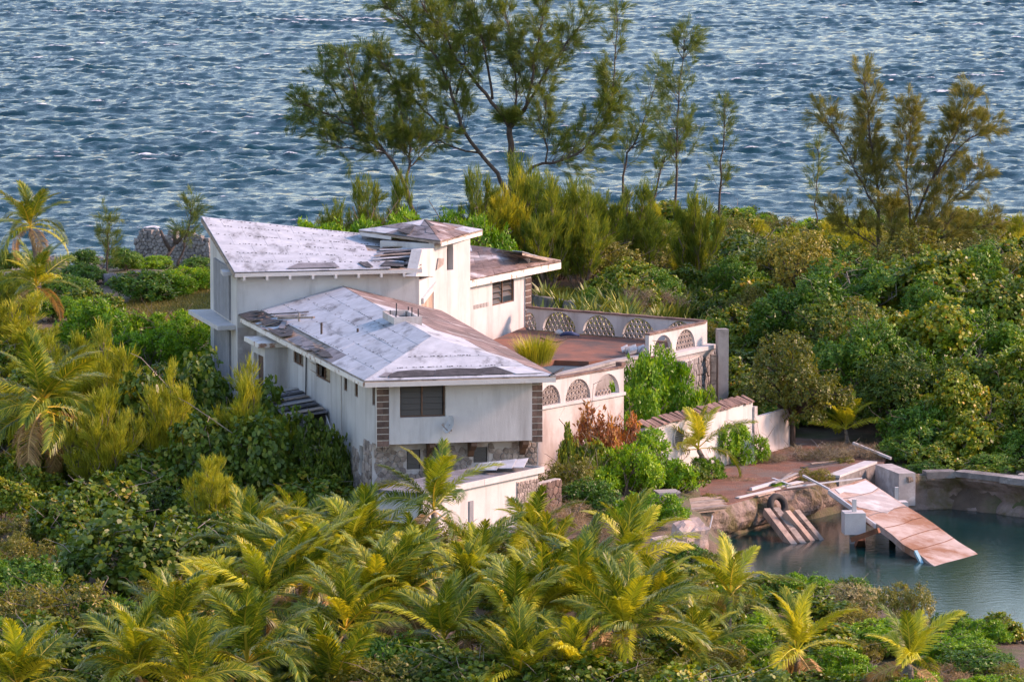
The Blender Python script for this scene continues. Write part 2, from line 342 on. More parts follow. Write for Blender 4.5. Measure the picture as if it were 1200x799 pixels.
def patch(parent, name, quad, uv, mat, h=.05, t=.02, rng=None, curl=0.0):
    """an irregular torn piece lying on a roof face; uv = outline in the face's own 0..1 coordinates"""
    a, b, c, e = map(Vector, quad)
    pt = lambda u, v: (a * (1 - u) + b * u) * (1 - v) + (e * (1 - u) + c * u) * v
    nn = (b - a).cross(e - a).normalized(); nn = nn if nn.z > 0 else -nn
    ps = [pt(*q) + nn * (h + (rng.uniform(0, curl) if rng else 0)) for q in uv]
    return MB().slab(ps, nn * t).build(name, mat, parent)
# ------------------------------------------------------------------ setting: terrain, sea, cove
COVE = [P(x, y, 0).to_2d() for x, y in ((836, 634), (870, 622), (905, 612), (950, 607), (985, 598), (1012, 588), (1040, 583), (1070, 590), (1200, 604), (1420, 622), (1420, 800), (1200, 766), (1120, 740), (1060, 720), (985, 706), (905, 694), (850, 668))]
def poly_dist(x, y, poly):
    ins = False; best = 1e9; n = len(poly)
    for i in range(n):
        ax, ay = poly[i]; bx, by = poly[(i + 1) % n]
        if (ay > y) != (by > y) and x < (bx - ax) * (y - ay) / (by - ay) + ax: ins = not ins
        dx, dy = bx - ax, by - ay; t = max(0, min(1, ((x - ax) * dx + (y - ay) * dy) / (dx * dx + dy * dy)))
        best = min(best, math.hypot(x - ax - t * dx, y - ay - t * dy))
    return -best if ins else best
def shore(x): return 340 + 34 * smooth(x, -14, 22) + 3 * math.sin(x * .21) + 1.5 * math.sin(x * .57 + 1)
def ground(x, y):
    w = smooth(x, -4.5, -0.5)
    left = 2.0 + 3.0 * smooth(y, 246, 262); mid = 2.0 + 3.2 * smooth(y, 262, 276)
    z = left * (1 - w) + mid * w
    z -= 2.9 * smooth(y, 298, 334)
    wr = smooth(x, 6.5, 9.5); z = z * (1 - wr) + (1.25 + 2.6 * smooth(y, 258, 290) - 2.3 * smooth(y, 305, 352)) * wr
    z += .25 * math.sin(x * .31 + y * .17) * smooth(abs(y - 245), 22, 40)
    z -= (z + 1.2) * smooth(y, shore(x) - 6, shore(x) + 1)
    z -= (z + 1.5) * (1 - smooth(y, 118, 140)); z -= (z + 1.5) * smooth(abs(x), 95, 120)
    if -5 < x < 60 and 195 < y < 262:
        d = poly_dist(x, y, COVE); beach = y < 230
        z = -1.4 + (z + 1.4) * smooth(d, -1.2, 3.2 if beach else .6)
    return z
def G(px, py, h=0.0):
    """ground point below the place where something of height h shows its top at this pixel"""
    z = 2.5
    for _ in range(14):
        p = P(px, py, z + h); z = .5 * z + .5 * ground(p.x, p.y)
    return Vector((p.x, p.y, ground(p.x, p.y)))
def build_ground():
    xs = np.concatenate([np.linspace(-140, -46, 24), np.arange(-45, 56, .9), np.linspace(57, 140, 24)])
    ys = np.concatenate([np.linspace(100, 195, 40), np.arange(196, 300, .9), np.linspace(301, 405, 60)])
    me = bpy.data.meshes.new('ground'); nx, ny = len(xs), len(ys)
    V = [(x, y, ground(x, y)) for y in ys for x in xs]
    F = [(j * nx + i, j * nx + i + 1, (j + 1) * nx + i + 1, (j + 1) * nx + i) for j in range(ny - 1) for i in range(nx - 1)]
    me.from_pydata(V, [], F); me.update(); me.polygons.foreach_set('use_smooth', [True] * len(F))
    m = rough_mat('soil_and_litter', (.07, .05, .038), (.17, .125, .09), .8, (.075, .085, .03), .25, .48, .62, bmp=.9, bdist=.1, fine=7.0)
    me.materials.append(m); o = bpy.data.objects.new('ground', me); COL.objects.link(o); tag(o, 'brown sandy soil of the wooded point', kind='structure')
build_ground()

def water_mat(name, base, bscale, bstr, bdist, rough=.06, foam_and_glint=False, sc=(1, 1, 1)):
    m, nt, bs, out = newmat(name); bs.inputs['Roughness'].default_value = rough; bs.inputs['IOR'].default_value = 1.333
    bs.inputs['Base Color'].default_value = (*base, 1)
    if foam_and_glint:
        at = nt.nodes.new('ShaderNodeAttribute'); at.attribute_name = 'foam_and_glint'
        n = tex(nt, 'Noise', 2.2, 6.0, .7, sc=(.6, 1, 1))
        mt = nt.nodes.new('ShaderNodeMath'); mt.operation = 'MULTIPLY'; nt.links.new(at.outputs['Fac'], mt.inputs[0]); nt.links.new(n.outputs[0], mt.inputs[1])
        fr = ramp(nt, mt.outputs[0], ((.3, (0, 0, 0)), (.42, (1, 1, 1))))
        nt.links.new(mixc(nt, fr.outputs[0], base, (.75, .76, .78)), bs.inputs['Base Color'])
        rg = nt.nodes.new('ShaderNodeMix'); nt.links.new(fr.outputs[0], rg.inputs[0]); rg.inputs[2].default_value = rough; rg.inputs[3].default_value = .7
        nt.links.new(rg.outputs[0], bs.inputs['Roughness'])
    n1 = tex(nt, 'Noise', bscale, 7.0, .62, sc=sc); bump(nt, bs, n1.outputs[0], bstr, bdist)
    return m
def wave_field(X, Y, rng, comps):
    """sum of trochoidal waves: horizontal and vertical displacement"""
    DX = np.zeros_like(X); DY = np.zeros_like(X); Z = np.zeros_like(X)
    for lam, amp, th in comps:
        k = 2 * math.pi / lam; kx, ky = k * math.cos(th), k * math.sin(th); ph = kx * X + ky * Y + rng.uniform(0, 6.283)
        env = .55 + .45 * np.sin(X * rng.uniform(.02, .07) + Y * rng.uniform(.02, .06) + rng.uniform(0, 6.28))
        a = amp * env; q = .8
        DX -= q * a * math.cos(th) * np.sin(ph); DY -= q * a * math.sin(th) * np.sin(ph); Z += a * np.cos(ph)
    return DX, DY, Z
def build_sea():
    rng = random.Random(5); xs = np.arange(-78, 78.1, .27); ys = [318.0]
    while ys[-1] < 700: ys.append(ys[-1] + .30 * (ys[-1] / 360.0))
    ys = np.array(ys); X, Y = np.meshgrid(xs, ys); nx, ny = len(xs), len(ys); comps = []
    for k in range(84):
        lam = math.exp(rng.uniform(math.log(.75), math.log(5.5))); comps.append((lam, .0142 * lam ** .66 * rng.uniform(.5, 1.4), R(-97) + rng.gauss(0, .5)))
    DX, DY, Z = wave_field(X, Y, rng, comps)
    gust = 1.0 + .22 * np.sin(X * .045 + Y * .031 + 1.2 * np.sin(Y * .02)) * np.sin(Y * .055 - X * .018 + 1.7) + .14 * np.sin(X * .11 + 2.0 * np.sin(Y * .07)); DX *= gust; DY *= gust; Z *= gust
    Z += .10 * np.cos(X * .05 - Y * .33) + .07 * np.cos(X * .12 + Y * .24 + 1)
    ex = np.minimum(1, np.minimum((X + 78) / 4, (78 - X) / 4)); ey = np.minimum(1, np.minimum((Y - 318) / 3, (ys[-1] - Y) / 6)); e = np.clip(np.minimum(ex, ey), 0, 1)
    V = np.stack([X + DX * e, Y + DY * e, Z * e], -1).reshape(-1, 3)
    idx = np.arange(nx * ny).reshape(ny, nx); q = np.stack([idx[:-1, :-1], idx[:-1, 1:], idx[1:, 1:], idx[1:, :-1]], -1).reshape(-1, 4)
    B = 14000.0; x0, x1, y0, y1 = -78.0, float(xs[-1]), 318.0, float(ys[-1]); b = len(V)
    ring = np.array([(-B, y0, 0), (B, y0, 0), (B, B, 0), (-B, B, 0), (x0, y0, 0), (x1, y0, 0), (x1, y1, 0), (x0, y1, 0)])
    V = np.vstack([V, ring]); q = np.vstack([q, np.array([(b + 1, b + 2, b + 6, b + 5), (b + 2, b + 3, b + 7, b + 6), (b + 3, b + 0, b + 4, b + 7)])])
    me = bpy.data.meshes.new('sea'); me.vertices.add(len(V)); me.vertices.foreach_set('co', V.astype(np.float32).ravel())
    me.loops.add(q.size); me.loops.foreach_set('vertex_index', q.astype(np.int32).ravel()); me.polygons.add(len(q)); me.polygons.foreach_set('loop_start', np.arange(0, q.size, 4, dtype=np.int32))
    foam_and_glint = np.zeros(len(V), dtype=np.float32); zz = (Z * e).ravel(); sg = float(zz.std()); foam_and_glint[:len(zz)] = np.clip((zz - 1.75 * sg) / sg * .75, 0, .8)  # flecks on the crests are glints painted white into the wave tops
    sh = np.array([[shore(float(x)) for x in xs]]); near = np.clip(1 - (Y - sh) / 13.0, 0, 1).ravel(); foam_and_glint[:len(zz)] = np.maximum(foam_and_glint[:len(zz)], near * .9)
    a = me.attributes.new('foam_and_glint', 'FLOAT', 'POINT'); a.data.foreach_set('value', foam_and_glint)
    me.update(calc_edges=True); me.polygons.foreach_set('use_smooth', np.ones(len(q), dtype=bool))
    me.materials.append(water_mat('open_sea', (.005, .040, .055), 3.6, .65, .12, .06, True, (.7, 1, 1)))
    o = bpy.data.objects.new('sea', me); COL.objects.link(o); tag(o, 'choppy blue open sea behind the point', kind='structure')
    mb = MB(); B = 14000.0
    mb.face([(-B, -2000, 0), (B, -2000, 0), (B, 318, 0), (-B, 318, 0)])
    o = mb.build('cove_water', water_mat('cove_water', (.002, .028, .030), 3.0, .20, .05, .03, False, (.6, 1, 1)), org=(0, 0, 0)); tag(o, 'dark teal water of the sheltered cove', kind='structure')
build_sea()

# ------------------------------------------------------------------ the house
RG = random.Random(11)
TH = R(12.5); O1 = Vector((-5.75, 232.16, 0)); A1 = Vector((math.cos(TH), math.sin(TH), 0)); B1 = Vector((-math.sin(TH), math.cos(TH), 0)); UP = Vector((0, 0, 1))
def fb(a, b, z=0.0): return O1 + A1 * a + B1 * b + UP * z
house = thing('house', 'large derelict white house with torn white and brown roofs above the dock', 'house', fb(3.6, 12, 2.0))
D1 = 23.8
# front block walls
fl, fr_, bl = fb(0, 0), fb(7.2, 0), fb(-1.0, D1)
u0, zt = PW(468, 451, fl, fr_); u1, zb = PW(521.5, 487.5, fl, fr_)
win_f = (u0, u1, zb, min(zt, 7.92))
wall('wall', house, fl, fr_, 5.4, 8.0, .25, [win_f])
window(house, fl, fr_, *win_f, cols=2, rows=5, tilt=12, inset=.05)
MB().box(fb(u0 - .3, 1.6, 5.5), A1 * (u1 - u0 + .6), B1 * .05, UP * 2.4).build('dark_backing', 'interior', house)  # dark sheet behind the window, the room's shade put into its colour
# proud white panel beside and below the window, between the brick piers
ua = PW(455.3, 480, fl, fr_)[0]; ub = PW(622.7, 480, fl, fr_)[0]
def pan(u0, u1, z0, z1):
    return MB().box(fb(u0, -.14, z0), A1 * (u1 - u0), B1 * .137, UP * (z1 - z0)).build('wall_panel', 'white', house)
pan(ua, win_f[0], 5.3, 7.9); pan(win_f[1], ub, 5.3, 7.9); pan(win_f[0] + .002, win_f[1] - .002, 5.3, win_f[2])
for w0, w1 in ((0.0, ua - .004), (ub + .004, 7.2)):
    pl = MB().box(fb(w0, -.10, 5.2), A1 * (w1 - w0), B1 * .097, UP * 2.78).build('pilaster', 'mortar', house)
    for k in range(10):
        zz = 5.22 + k * .276
        for hh in range(2):
            ww = (w1 - w0 - .02) / 2; MB().box(fb(w0 + .008 + hh * (ww + .004), -.135, zz), A1 * (ww - .002), B1 * .04, UP * .238).build('brick', 'brick', pl)
lw0, lw1 = bl, fl
lholes = []; lwin = []
for (xa, ya, xb, yb) in ((343.7, 404, 355.6, 430.5), (370.5, 417.5, 387, 449.5), (403, 439.5, 406.8, 459), (415.6, 446.5, 419.4, 466), (436, 452, 439.3, 476)):
    ua_, za_ = PW(xa, ya, lw0, lw1); ub_, zb_ = PW(xb, yb, lw0, lw1); lholes.append((ua_, ub_, zb_, min(za_, 7.8))); 
ud, zd0 = PW(421, 521, lw0, lw1); ud1, zd1 = PW(425.5, 549, lw0, lw1)
wall('wall', house, lw0, lw1, 5.3, 8.0, .25, lholes)
wall('wall', house, lw0, fb(-.032, .75), 1.0, 5.298, .25, [(ud, ud1, zd1 - .3, zd0)])
for k, h in enumerate(lholes):
    window(house, lw0, lw1, *h, cols=2 if k < 2 else 1, rows=4 if k < 2 else 3, tilt=15, inset=.05, skip={(0, 0), (0, 1), (0, 2)} if k == 1 else ())
# three pale louvres hanging open at the second side window
h = lholes[1]; dL, nL, LL = unit2(lw0, lw1); oL = Vector((lw0.x, lw0.y, 0))
for k in range(3):
    b = oL + dL * (h[0] + .05) + UP * (h[2] + .12 + k * .36) + nL * .02
    MB().box(b, dL * .75, nL * .30 + UP * .20, (nL * -.2 + UP * .3).normalized() * .015).build('louver', 'tan_wood', house)
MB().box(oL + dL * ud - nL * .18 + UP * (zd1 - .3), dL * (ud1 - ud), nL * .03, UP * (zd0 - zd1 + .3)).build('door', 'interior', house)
wall('wall', house, fb(7.2, .25), fb(7.2, D1), 5.3, 8.0, .25); wall('wall', house, fb(7.2, .75), fb(7.2, D1), 1.0, 5.298, .25)
MB().prism([fb(.3, .3), fb(6.9, .3), fb(6.9, D1 - .1), fb(-.6, D1 - .1)], 5.30, 5.39).build('floor_slab', 'conc', house)
# recessed lower storey in field stone, plaster band above
g0, g1 = fb(.02, .75), fb(7.18, .75)
lh = []
for (xa, ya, xb, yb) in ((475.5, 525.5, 494.5, 551), (553.6, 522.5, 573, 543)):
    ua_, za_ = PW(xa, ya, g0, g1); ub_, zb_ = PW(xb, yb, g0, g1); lh.append((ua_, ub_, zb_, min(za_, 5.2)))
wl = wall('wall', house, g0, g1, 1.0, 5.29, .25, lh, 'white_worn')
base_st = MB().box(fb(.02, .70, 1.0), A1 * 7.16, B1 * .047, UP * .6).build('stone_base', 'stone_mortar', house)
vor_stones(base_st, g0, g1, .03, 7.1, 3.0, 5.12, .27, .06, 'stone', random.Random(3), holes=lh, zmax=lambda x: 5.0 + .05 * math.sin(x * 3))
for h in lh: window(house, g0, g1, *h, cols=1, rows=4, tilt=10, inset=.05, frame='white_worn')
uS = PW(413, 500, lw0, lw1)[0]
LL -= .76
stl = MB().box(oL + dL * (LL - .4) + nL * .002 + UP * 1.0, dL * .39, nL * .02, UP * .5).build('stone_base', 'stone_mortar', house)
vor_stones(stl, lw0, lw1, uS, LL - .02, 2.4, 5.28, .36, .05, 'stone', random.Random(4), holes=[(ud, ud1, zd1 - .3, zd0)], zmax=lambda x: 4.2 + 1.05 * math.sqrt(max(0, 1 - ((x - LL) / (LL - uS + .01)) ** 2)) - .0)
for px in (503, 551.5, 612):
    a = PW(px, 520, g0, g1)[0]
    mb = MB(); prof = [(.74, 5.28), (-.08, 5.28), (-.08, 5.12), (.1, 4.98), (.4, 4.86), (.62, 4.6), (.74, 4.55)]
    mb.slab([fb(a - .12, b, z) for b, z in prof], A1 * .24); mb.build('bracket', 'brown_wood', house)
# vestibule with dark door on the side wall
va, _ = PW(316, 420, lw0, lw1)
vb = 17.2
v0, v1 = fb(-1.75, vb), fb(-.62, vb)
wall('wall', house, v0, v1, 2.0, 7.45, .15); wall('wall', house, fb(-1.95, vb + 2.6), v0, 2.0, 7.45, .15, [(.5, 2.3, 4.0, 7.0)])
MB().box(fb(-1.68, vb + .35, 4.0), B1 * 1.8, A1 * .03, UP * 3.0).build('door', 'brown_wood', house)
MB().prism([fb(-2.1, vb - .15), fb(-.55, vb - .15), fb(-.7, vb + 2.7), fb(-2.25, vb + 2.7)], 7.455, 7.66).build('door_canopy', 'peel', house)
# front block roof: hipped, white sheets torn back at the left eave
ez = 8.12; E = dict(FL=fb(-.65, -.85, ez), FR=fb(7.6, -.85, ez), BL=fb(-1.72, D1 - .01, ez), BR=fb(7.8, D1 - .01, ez), RF=fb(3.12, 3.44, 9.40), RB=fb(3.07, D1 - .01, 9.40))
rf = MB(); t_ = Vector((0, 0, -.10))
for k in (('FL', 'FR', 'RF'), ('FR', 'BR', 'RB', 'RF'), ('BL', 'FL', 'RF', 'RB')): rf.slab([E[q] for q in k], t_)
rf = rf.build('roof', 'old_wood', house)
qL = (E['BL'], E['FL'], E['RF'], E['RB']); qF = (E['FL'], E['FR'], E['RF'], E['RF']); qR = (E['FR'], E['BR'], E['RB'], E['RF'])
sheets(rf, qL, 8, 5, 'roof_white', RG, skip={(0, 0), (2, 0), (3, 0), (4, 0)}, alt={(5, 0): 'felt_grey'})
sheets(rf, qF, 1, 4, 'roof_white', RG, stagger=False)
sheets(rf, qR, 7, 4, 'roof_brown', RG, alt={(i, 3): 'roof_white' for i in range(5)} | {(0, 2): 'roof_white', (1, 2): 'roof_white', (0, 1): 'roof_white'})
pr = random.Random(2)
for uv, mt in (
    ([(-.01, -.02), (.10, -.03), (.115, .12), (.075, .17), (.02, .15), (-.01, .06)], 'felt'),
    ([(.115, .05), (.20, .02), (.235, .10), (.21, .20), (.16, .14), (.12, .13)], 'felt'),
    ([(.20, .20), (.225, .22), (.30, .10), (.275, .07)], 'felt_grey'),
    ([(.26, -.02), (.36, -.02), (.385, .07), (.34, .15), (.28, .12)], 'felt'),
    ([(.40, .0), (.56, -.02), (.60, .05), (.52, .12), (.42, .11)], 'felt_grey'),
    ([(.56, .02), (.68, .0), (.72, .07), (.66, .11), (.60, .09)], 'felt')):
    patch(rf, 'torn_felt_or_hole_shade', qL, uv, mt, .06, .025, pr, .06)
for uv, mt in (([(.115, .045), (.362, .045), (.37, .17), (.24, .20), (.13, .18), (.10, .11)], 'felt'), ([(.365, .045), (.632, .045), (.635, .19), (.50, .21), (.372, .18)], 'felt'), ([(.63, .05), (.80, .05), (.775, .22), (.64, .19)], 'felt'), ([(.81, .04), (.97, .05), (.90, .22), (.785, .22)], 'metal'), ([(.05, .07), (.10, .06), (.105, .15), (.06, .16)], 'felt_grey')):
    patch(rf, 'torn_felt_or_hole_shade', qF, uv, mt, .05, .02, pr, .02)
def ptq(q, u, v):
    a, b, c, e = q; return (a * (1 - u) + b * u) * (1 - v) + (e * (1 - u) + c * u) * v
for u, v, hh in ((.26, .30, .42), (.47, .29, .55), (.60, .55, .2)):
    p = ptq(qL, u, v); MB().tube([p, p + UP * hh], .05, 8).build('vent_pipe', 'conc' if u < .3 else 'bark_dark', house)
MB().bar(ptq(qL, .19, .16) + UP * .2, ptq(qL, .33, .38) + UP * .28, .09).build('loose_batten', 'old_wood', house)
MB().bar(ptq(qL, .10, .15) + UP * .16, ptq(qL, .22, .42) + UP * .18, .30, .05).build('loose_batten', 'felt', house)
er = random.Random(91)
for k in range(30):
    u = er.uniform(.0, .72); v = er.uniform(-.03, .05); p = ptq(qL, u, v) + UP * er.uniform(.03, .12); d_ = (ptq(qL, min(1, u + er.uniform(.01, .05)), v + er.uniform(-.05, .16)) + UP * er.uniform(.02, .2)) - p
    MB().bar(p, p + d_, er.uniform(.05, .22), .02).build('splintered_board', er.choice(('felt', 'old_wood', 'felt_grey', 'roof_brown')), rf)
for a_, b_, in (('FL', 'FR'), ('BL', 'FL')):
    p, q = E[a_] + UP * -.10, E[b_] + UP * -.10
    MB().box(p - UP * .16, q - p, UP * .20, (B1 if a_ == 'FL' else A1) * -.045 * 1.0).build('fascia', 'peel' if a_ == 'BL' else 'paint_white', house)
for w_, l_ in ((.0, 1.4), (.10, .9), (.22, 1.2)):
    MB().bar(E['FR'] + A1 * (-.3 + w_) + UP * (.02 + w_ * .4), E['FR'] + A1 * (.25 + w_) + B1 * l_ * .5 + UP * (.12 + w_ * .6), .10, .04).build('loose_batten', 'felt', house)
# open roof curb (old chimney box) with standing rods
cb = fb(2.62, 9.2, 0); cz = 9.12
mb = MB()
for (o_, e1, e2) in (((0, 0), 1.25, .14), ((0, 2.5), 1.25, .14)): mb.box(cb + B1 * o_[1] + UP * cz, A1 * e1, B1 * e2, UP * .50)
mb.box(cb + B1 * .142 + UP * cz, A1 * .14, B1 * 2.356, UP * .47); mb.box(cb + A1 * 1.11 + B1 * .142 + UP * cz, A1 * .14, B1 * 2.356, UP * .47)
chm = mb.build('chimney', 'white_worn', house)
MB().box(cb + A1 * .14 + B1 * .145 + UP * (cz + .08), A1 * .96, B1 * 2.34, UP * .18).build('flue', 'felt', chm)
for k, (aa, bb) in enumerate(((.1, .1), (.55, .08), (1.1, .1), (.1, 1.4), (1.1, 1.5), (.6, 2.5), (1.15, 2.55))):
    MB().bar(cb + A1 * aa + B1 * bb + UP * (cz + .3), cb + A1 * aa + B1 * bb + UP * (cz + .66 + .09 * (k % 3)), .05).build('rod', 'felt', chm)

# main wing with the warped shed roof
m0, m1 = fb(-1.9, D1), fb(6.72, D1)
wall('wall', house, m0, m1, 1.5, 10.12, .3, mat='white')
MB().box(fb(-1.88, D1 - .012, 3.0), A1 * 1.1, B1 * .009, UP * 4.6).build('bare_render_patch', 'bare', house)
fe0, fe1 = fb(-2.1, D1 - .55, 10.22), fb(6.75, D1 - .55, 10.22)
be0 = fb(-2.25, D1 + 7.9, 12.0); be1 = fb(8.0, D1 + 7.9, 10.72)
wtop = lambda b: 10.18 + (11.9 - 10.18) * (b / 7.5)
mb = MB(); mb.slab([fb(-1.9, D1 + .302, 1.5), fb(-1.9, D1 + .302, 10.15), fb(-1.9, D1 + 7.6, 11.75), fb(-1.9, D1 + 7.6, 1.5)], A1 * .3); mb.build('wall', 'white', house)
wall('wall', house, fb(8.0, D1 + 7.6), fb(-1.6, D1 + 7.6), 1.5, 10.4, .3)
qM = (fe0, fe1, be1, be0)
mr = MB()
for i in range(12):
    for j in range(6):
        g_ = lambda u, v: (fe0 * (1 - u) + fe1 * u) * (1 - v) + (be0 * (1 - u) + be1 * u) * v
        c4 = [g_(i / 12, j / 6), g_((i + 1) / 12, j / 6), g_((i + 1) / 12, (j + 1) / 6), g_(i / 12, (j + 1) / 6)]
        mr.face([p - UP * .03 for p in c4]); mr.face([p - UP * .13 for p in c4][::-1])
mr = mr.build('roof', 'old_wood', house)
sheets(mr, qM, 6, 6, 'roof_white', RG, skip={(5, 0), (5, 3), (5, 4), (6, 3), (6, 1), (6, 5), (5, 5)})
for uv, mt in (([(.28, .03), (.56, .03), (.545, .13), (.36, .14)], 'felt_grey'), ([(.70, .03), (.74, .02), (.72, .16), (.67, .15)], 'felt'), ([(.78, .06), (.90, .03), (.92, .13), (.82, .20)], 'felt'), ([(.80, .50), (.98, .46), (.99, .62), (.86, .66)], 'felt'), ([(.84, .70), (1.0, .68), (1.0, .82), (.9, .84)], 'felt_grey'), ([(.90, .10), (1.0, .05), (1.0, .22), (.93, .20)], 'roof_brown'), ([(.79, .27), (.90, .23), (.99, .17), (1.0, .44), (.93, .47), (.86, .55)], 'felt')):  # last patch is black in place of the shade inside an open roof hole
    patch(mr, 'torn_felt_or_hole_shade', qM, uv, mt, .05, .025, pr, .05)
for k in range(7):
    p = ptq(qM, .75 + .02 * k, .22 + .09 * k); MB().bar(p + UP * .12, p + A1 * (2.0 + .2 * k) + B1 * (.5 - .2 * k) + UP * (.16 + .05 * (k % 3)), .28, .03).build('loose_sheet', ('roof_white', 'old_wood', 'felt_grey')[k % 3], mr)
MB().box(fe0 - UP * .2 + B1 * -.03, fe1 - fe0, B1 * .028, UP * .17).build('fascia', 'paint_white', house)
for k in range(8):
    p = fe0.lerp(fe1, (k + .35) / 8.2); MB().box(p - UP * .36 - B1 * .10, A1 * .11, B1 * .6, UP * .17).build('rafter_end', 'paint_white', house)
rk = MB(); rk.slab([fe0 + A1 * -.03 - UP * .22, be0 + A1 * -.03 - UP * .22, be0 + A1 * -.03 - UP * .005, fe0 + A1 * -.03 - UP * .005], A1 * .028); rk.build('fascia', 'old_wood', house)
# shutters and balcony slabs on the end wall
for z0, z1 in ((7.75, 10.25), (4.6, 7.25)):
    s_ = MB().box(fb(-1.96, D1 + 1.7, z0), B1 * 4.4, A1 * .057, UP * (z1 - z0)).build('shutter', 'shutter', house)
    for k in range(9): MB().box(fb(-2.0, D1 + 1.74 + k * .485, z0 + .02), B1 * .45, A1 * .038, UP * (z1 - z0 - .04)).build('board', 'shutter', s_)
MB().slab([fb(-2.75, D1 + .5, 7.45), fb(-1.905, D1 + .5, 7.45), fb(-1.905, D1 + 7.4, 7.45), fb(-3.0, D1 + 7.4, 7.45)], UP * .2).build('balcony_slab', 'conc_white', house)
MB().slab([fb(-2.5, D1 + .35, 10.0), fb(-1.905, D1 + .35, 10.0), fb(-1.905, D1 + 1.6, 10.0), fb(-2.4, D1 + 1.6, 10.0)], UP * .18).build('sunshade', 'conc_white', house)
# entrance corner: plank door under a sloping white surround
# (built with the tower below)
# tower with arched slit and battered roof
T60 = R(60); A2 = Vector((math.cos(T60), math.sin(T60), 0)); N2 = Vector((A2.y, -A2.x, 0))
tp = PY(509, 340, 260.0); tp.z = 0; tq = tp + A2 * 3.35
def tw(u, w, z): return tp + A2 * u - N2 * w + UP * z
mb = MB(); ua_, za_ = PW(523.8, 317.5, tp, tq); ub_, zb_ = PW(531.2, 291, tp, tq)
um = (ua_ + ub_) / 2; hw = (ub_ - ua_) / 2
arc = [(um + hw * math.cos(t), zb_ + .42 * math.sin(t)) for t in (0, .5, 1.05, 1.57, 2.1, 2.64, math.pi)]
L2 = 3.35; zt2 = 11.05
for w, fl_ in ((0, 1), (.3, -1)):
    for poly in ([(0, 4.5), (ua_, 4.5), (ua_, zt2), (0, zt2)], [(ub_, 4.5), (L2, 4.5), (L2, zt2), (ub_, zt2)], [(ua_, 4.5), (ub_, 4.5), (ub_, za_), (ua_, za_)]): mb.face([tw(u, w, z) for u, z in poly][::fl_])
    up_ = arc[::-1]
    for k in range(6): mb.face([tw(up_[k][0], w, up_[k][1]), tw(up_[k + 1][0], w, up_[k + 1][1]), tw(up_[k + 1][0], w, zt2), tw(up_[k][0], w, zt2)][::fl_])
loop = [(ua_, za_), (ub_, za_)] + arc
for k in range(len(loop)):
    a_, b_ = loop[k], loop[(k + 1) % len(loop)]; mb.face([tw(a_[0], 0, a_[1]), tw(a_[0], .3, a_[1]), tw(b_[0], .3, b_[1]), tw(b_[0], 0, b_[1])])
for u in (0, L2): mb.face([tw(u, 0, 4.5), tw(u, 0, zt2), tw(u, .3, zt2), tw(u, .3, 4.5)])
mb.build('tower_wall', 'white', house)
wall('tower_wall', house, tw(0, 3.0, 0), tw(0, .301, 0), 4.5, 11.0, .3); wall('tower_wall', house, tw(L2, .301, 0), tw(L2, 3.0, 0), 4.5, 11.0, .3)
MB().box(tw(ua_ - .5, 1.6, 7.5), A2 * (ub_ - ua_ + 1.6), N2 * .05, UP * 3.3).build('dark_backing', 'felt', house)  # black sheet behind the slit, the tower's inner shade put into its colour
e0, e1 = fb(6.72, D1), tp.copy()
dE, nE, LE = unit2(e0, e1); uD0 = PW(494.5, 340, e0, e1)[0]; uD1 = LE - .12
wall('wall', house, e0, e1, 4.5, 9.55, .3, [(uD0, uD1, 5.5, 8.75)], 'white')
nb = 6
for k in range(nb): MB().box(Vector((e0.x, e0.y, 5.5)) + dE * (uD0 + k * (uD1 - uD0) / nb) - nE * .10, dE * ((uD1 - uD0) / nb - .015), nE * .05, UP * 3.24).build('door_board', 'tan_wood', house)
MB().slab([Vector((e0.x, e0.y, 8.45)) + dE * (uD0 - .15) + nE * .12, Vector((e0.x, e0.y, 8.95)) + dE * (uD1 + .1) + nE * .12, Vector((e0.x, e0.y, 9.2)) + dE * (uD1 + .1) + nE * .12, Vector((e0.x, e0.y, 8.72)) + dE * (uD0 - .15) + nE * .12], nE * -.117).build('door_hood', 'conc_white', house)
pbk = []
for px, py in ((487.5, 324), (509, 324), (509.5, 291), (494.5, 292.5)):
    u_, z_ = PW(px, py, e0 + nE * .05, e1 + nE * .05); pbk.append(Vector((e0.x, e0.y, 0)) + nE * .05 + dE * u_ + UP * z_)
MB().slab(pbk, nE * -.5).build('parapet_block', 'white', house)
MB().slab([tw(.12, -.01, 9.75), tw(.75, -.01, 9.95), tw(.8, -.01, 10.25), tw(.3, -.01, 10.3)], N2 * .05).build('broken_plaster', 'stone', house)
tc = PY(500, 300, 262.8); apex = PY(497, 259, 263.2)
rc = [PY(420.5, 270.5, 262.6), PY(516, 283.5, 259.6), PY(565.5, 270, 264.2), PY(470, 265, 268.0)]
tr = MB()
for k in range(4): tr.slab([rc[k], rc[(k + 1) % 4], apex], (0, 0, -.1))
tr = tr.build('roof', 'old_wood', house)
for k, (mt, al) in enumerate((('felt_grey', {}), ('roof_brown', {}), ('roof_white', {}), ('roof_white', {}))):
    q = (rc[k], rc[(k + 1) % 4], apex, apex); sheets(tr, q, 3, 3, mt, RG, lift=.05, alt={(0, 0): 'roof_white', (1, 2): 'roof_white', (0, 2): 'roof_white'} if k == 0 else {(2, 0): 'roof_white', (0, 2): 'felt', (3, 1): 'felt_grey'})
q = (rc[0], rc[1], apex, apex)
patch(tr, 'torn_felt_or_hole_shade', q, [(.45, .05), (.62, .04), (.60, .45), (.50, .5)], 'felt', .1, .03, pr, .1)
for k, (u, v, l) in enumerate(((.30, -.05, 1.5), (.42, -.12, 1.7), (.50, -.02, 1.3))):
    p = ptq(q, u, .02) - UP * (.15 + .2 * k) + B1 * -.2 * k; MB().bar(p, p + A1 * l + UP * (.12 - .15 * k), .22, .05).build('loose_batten', ('paint_white', 'old_wood', 'roof_white')[k], tr)
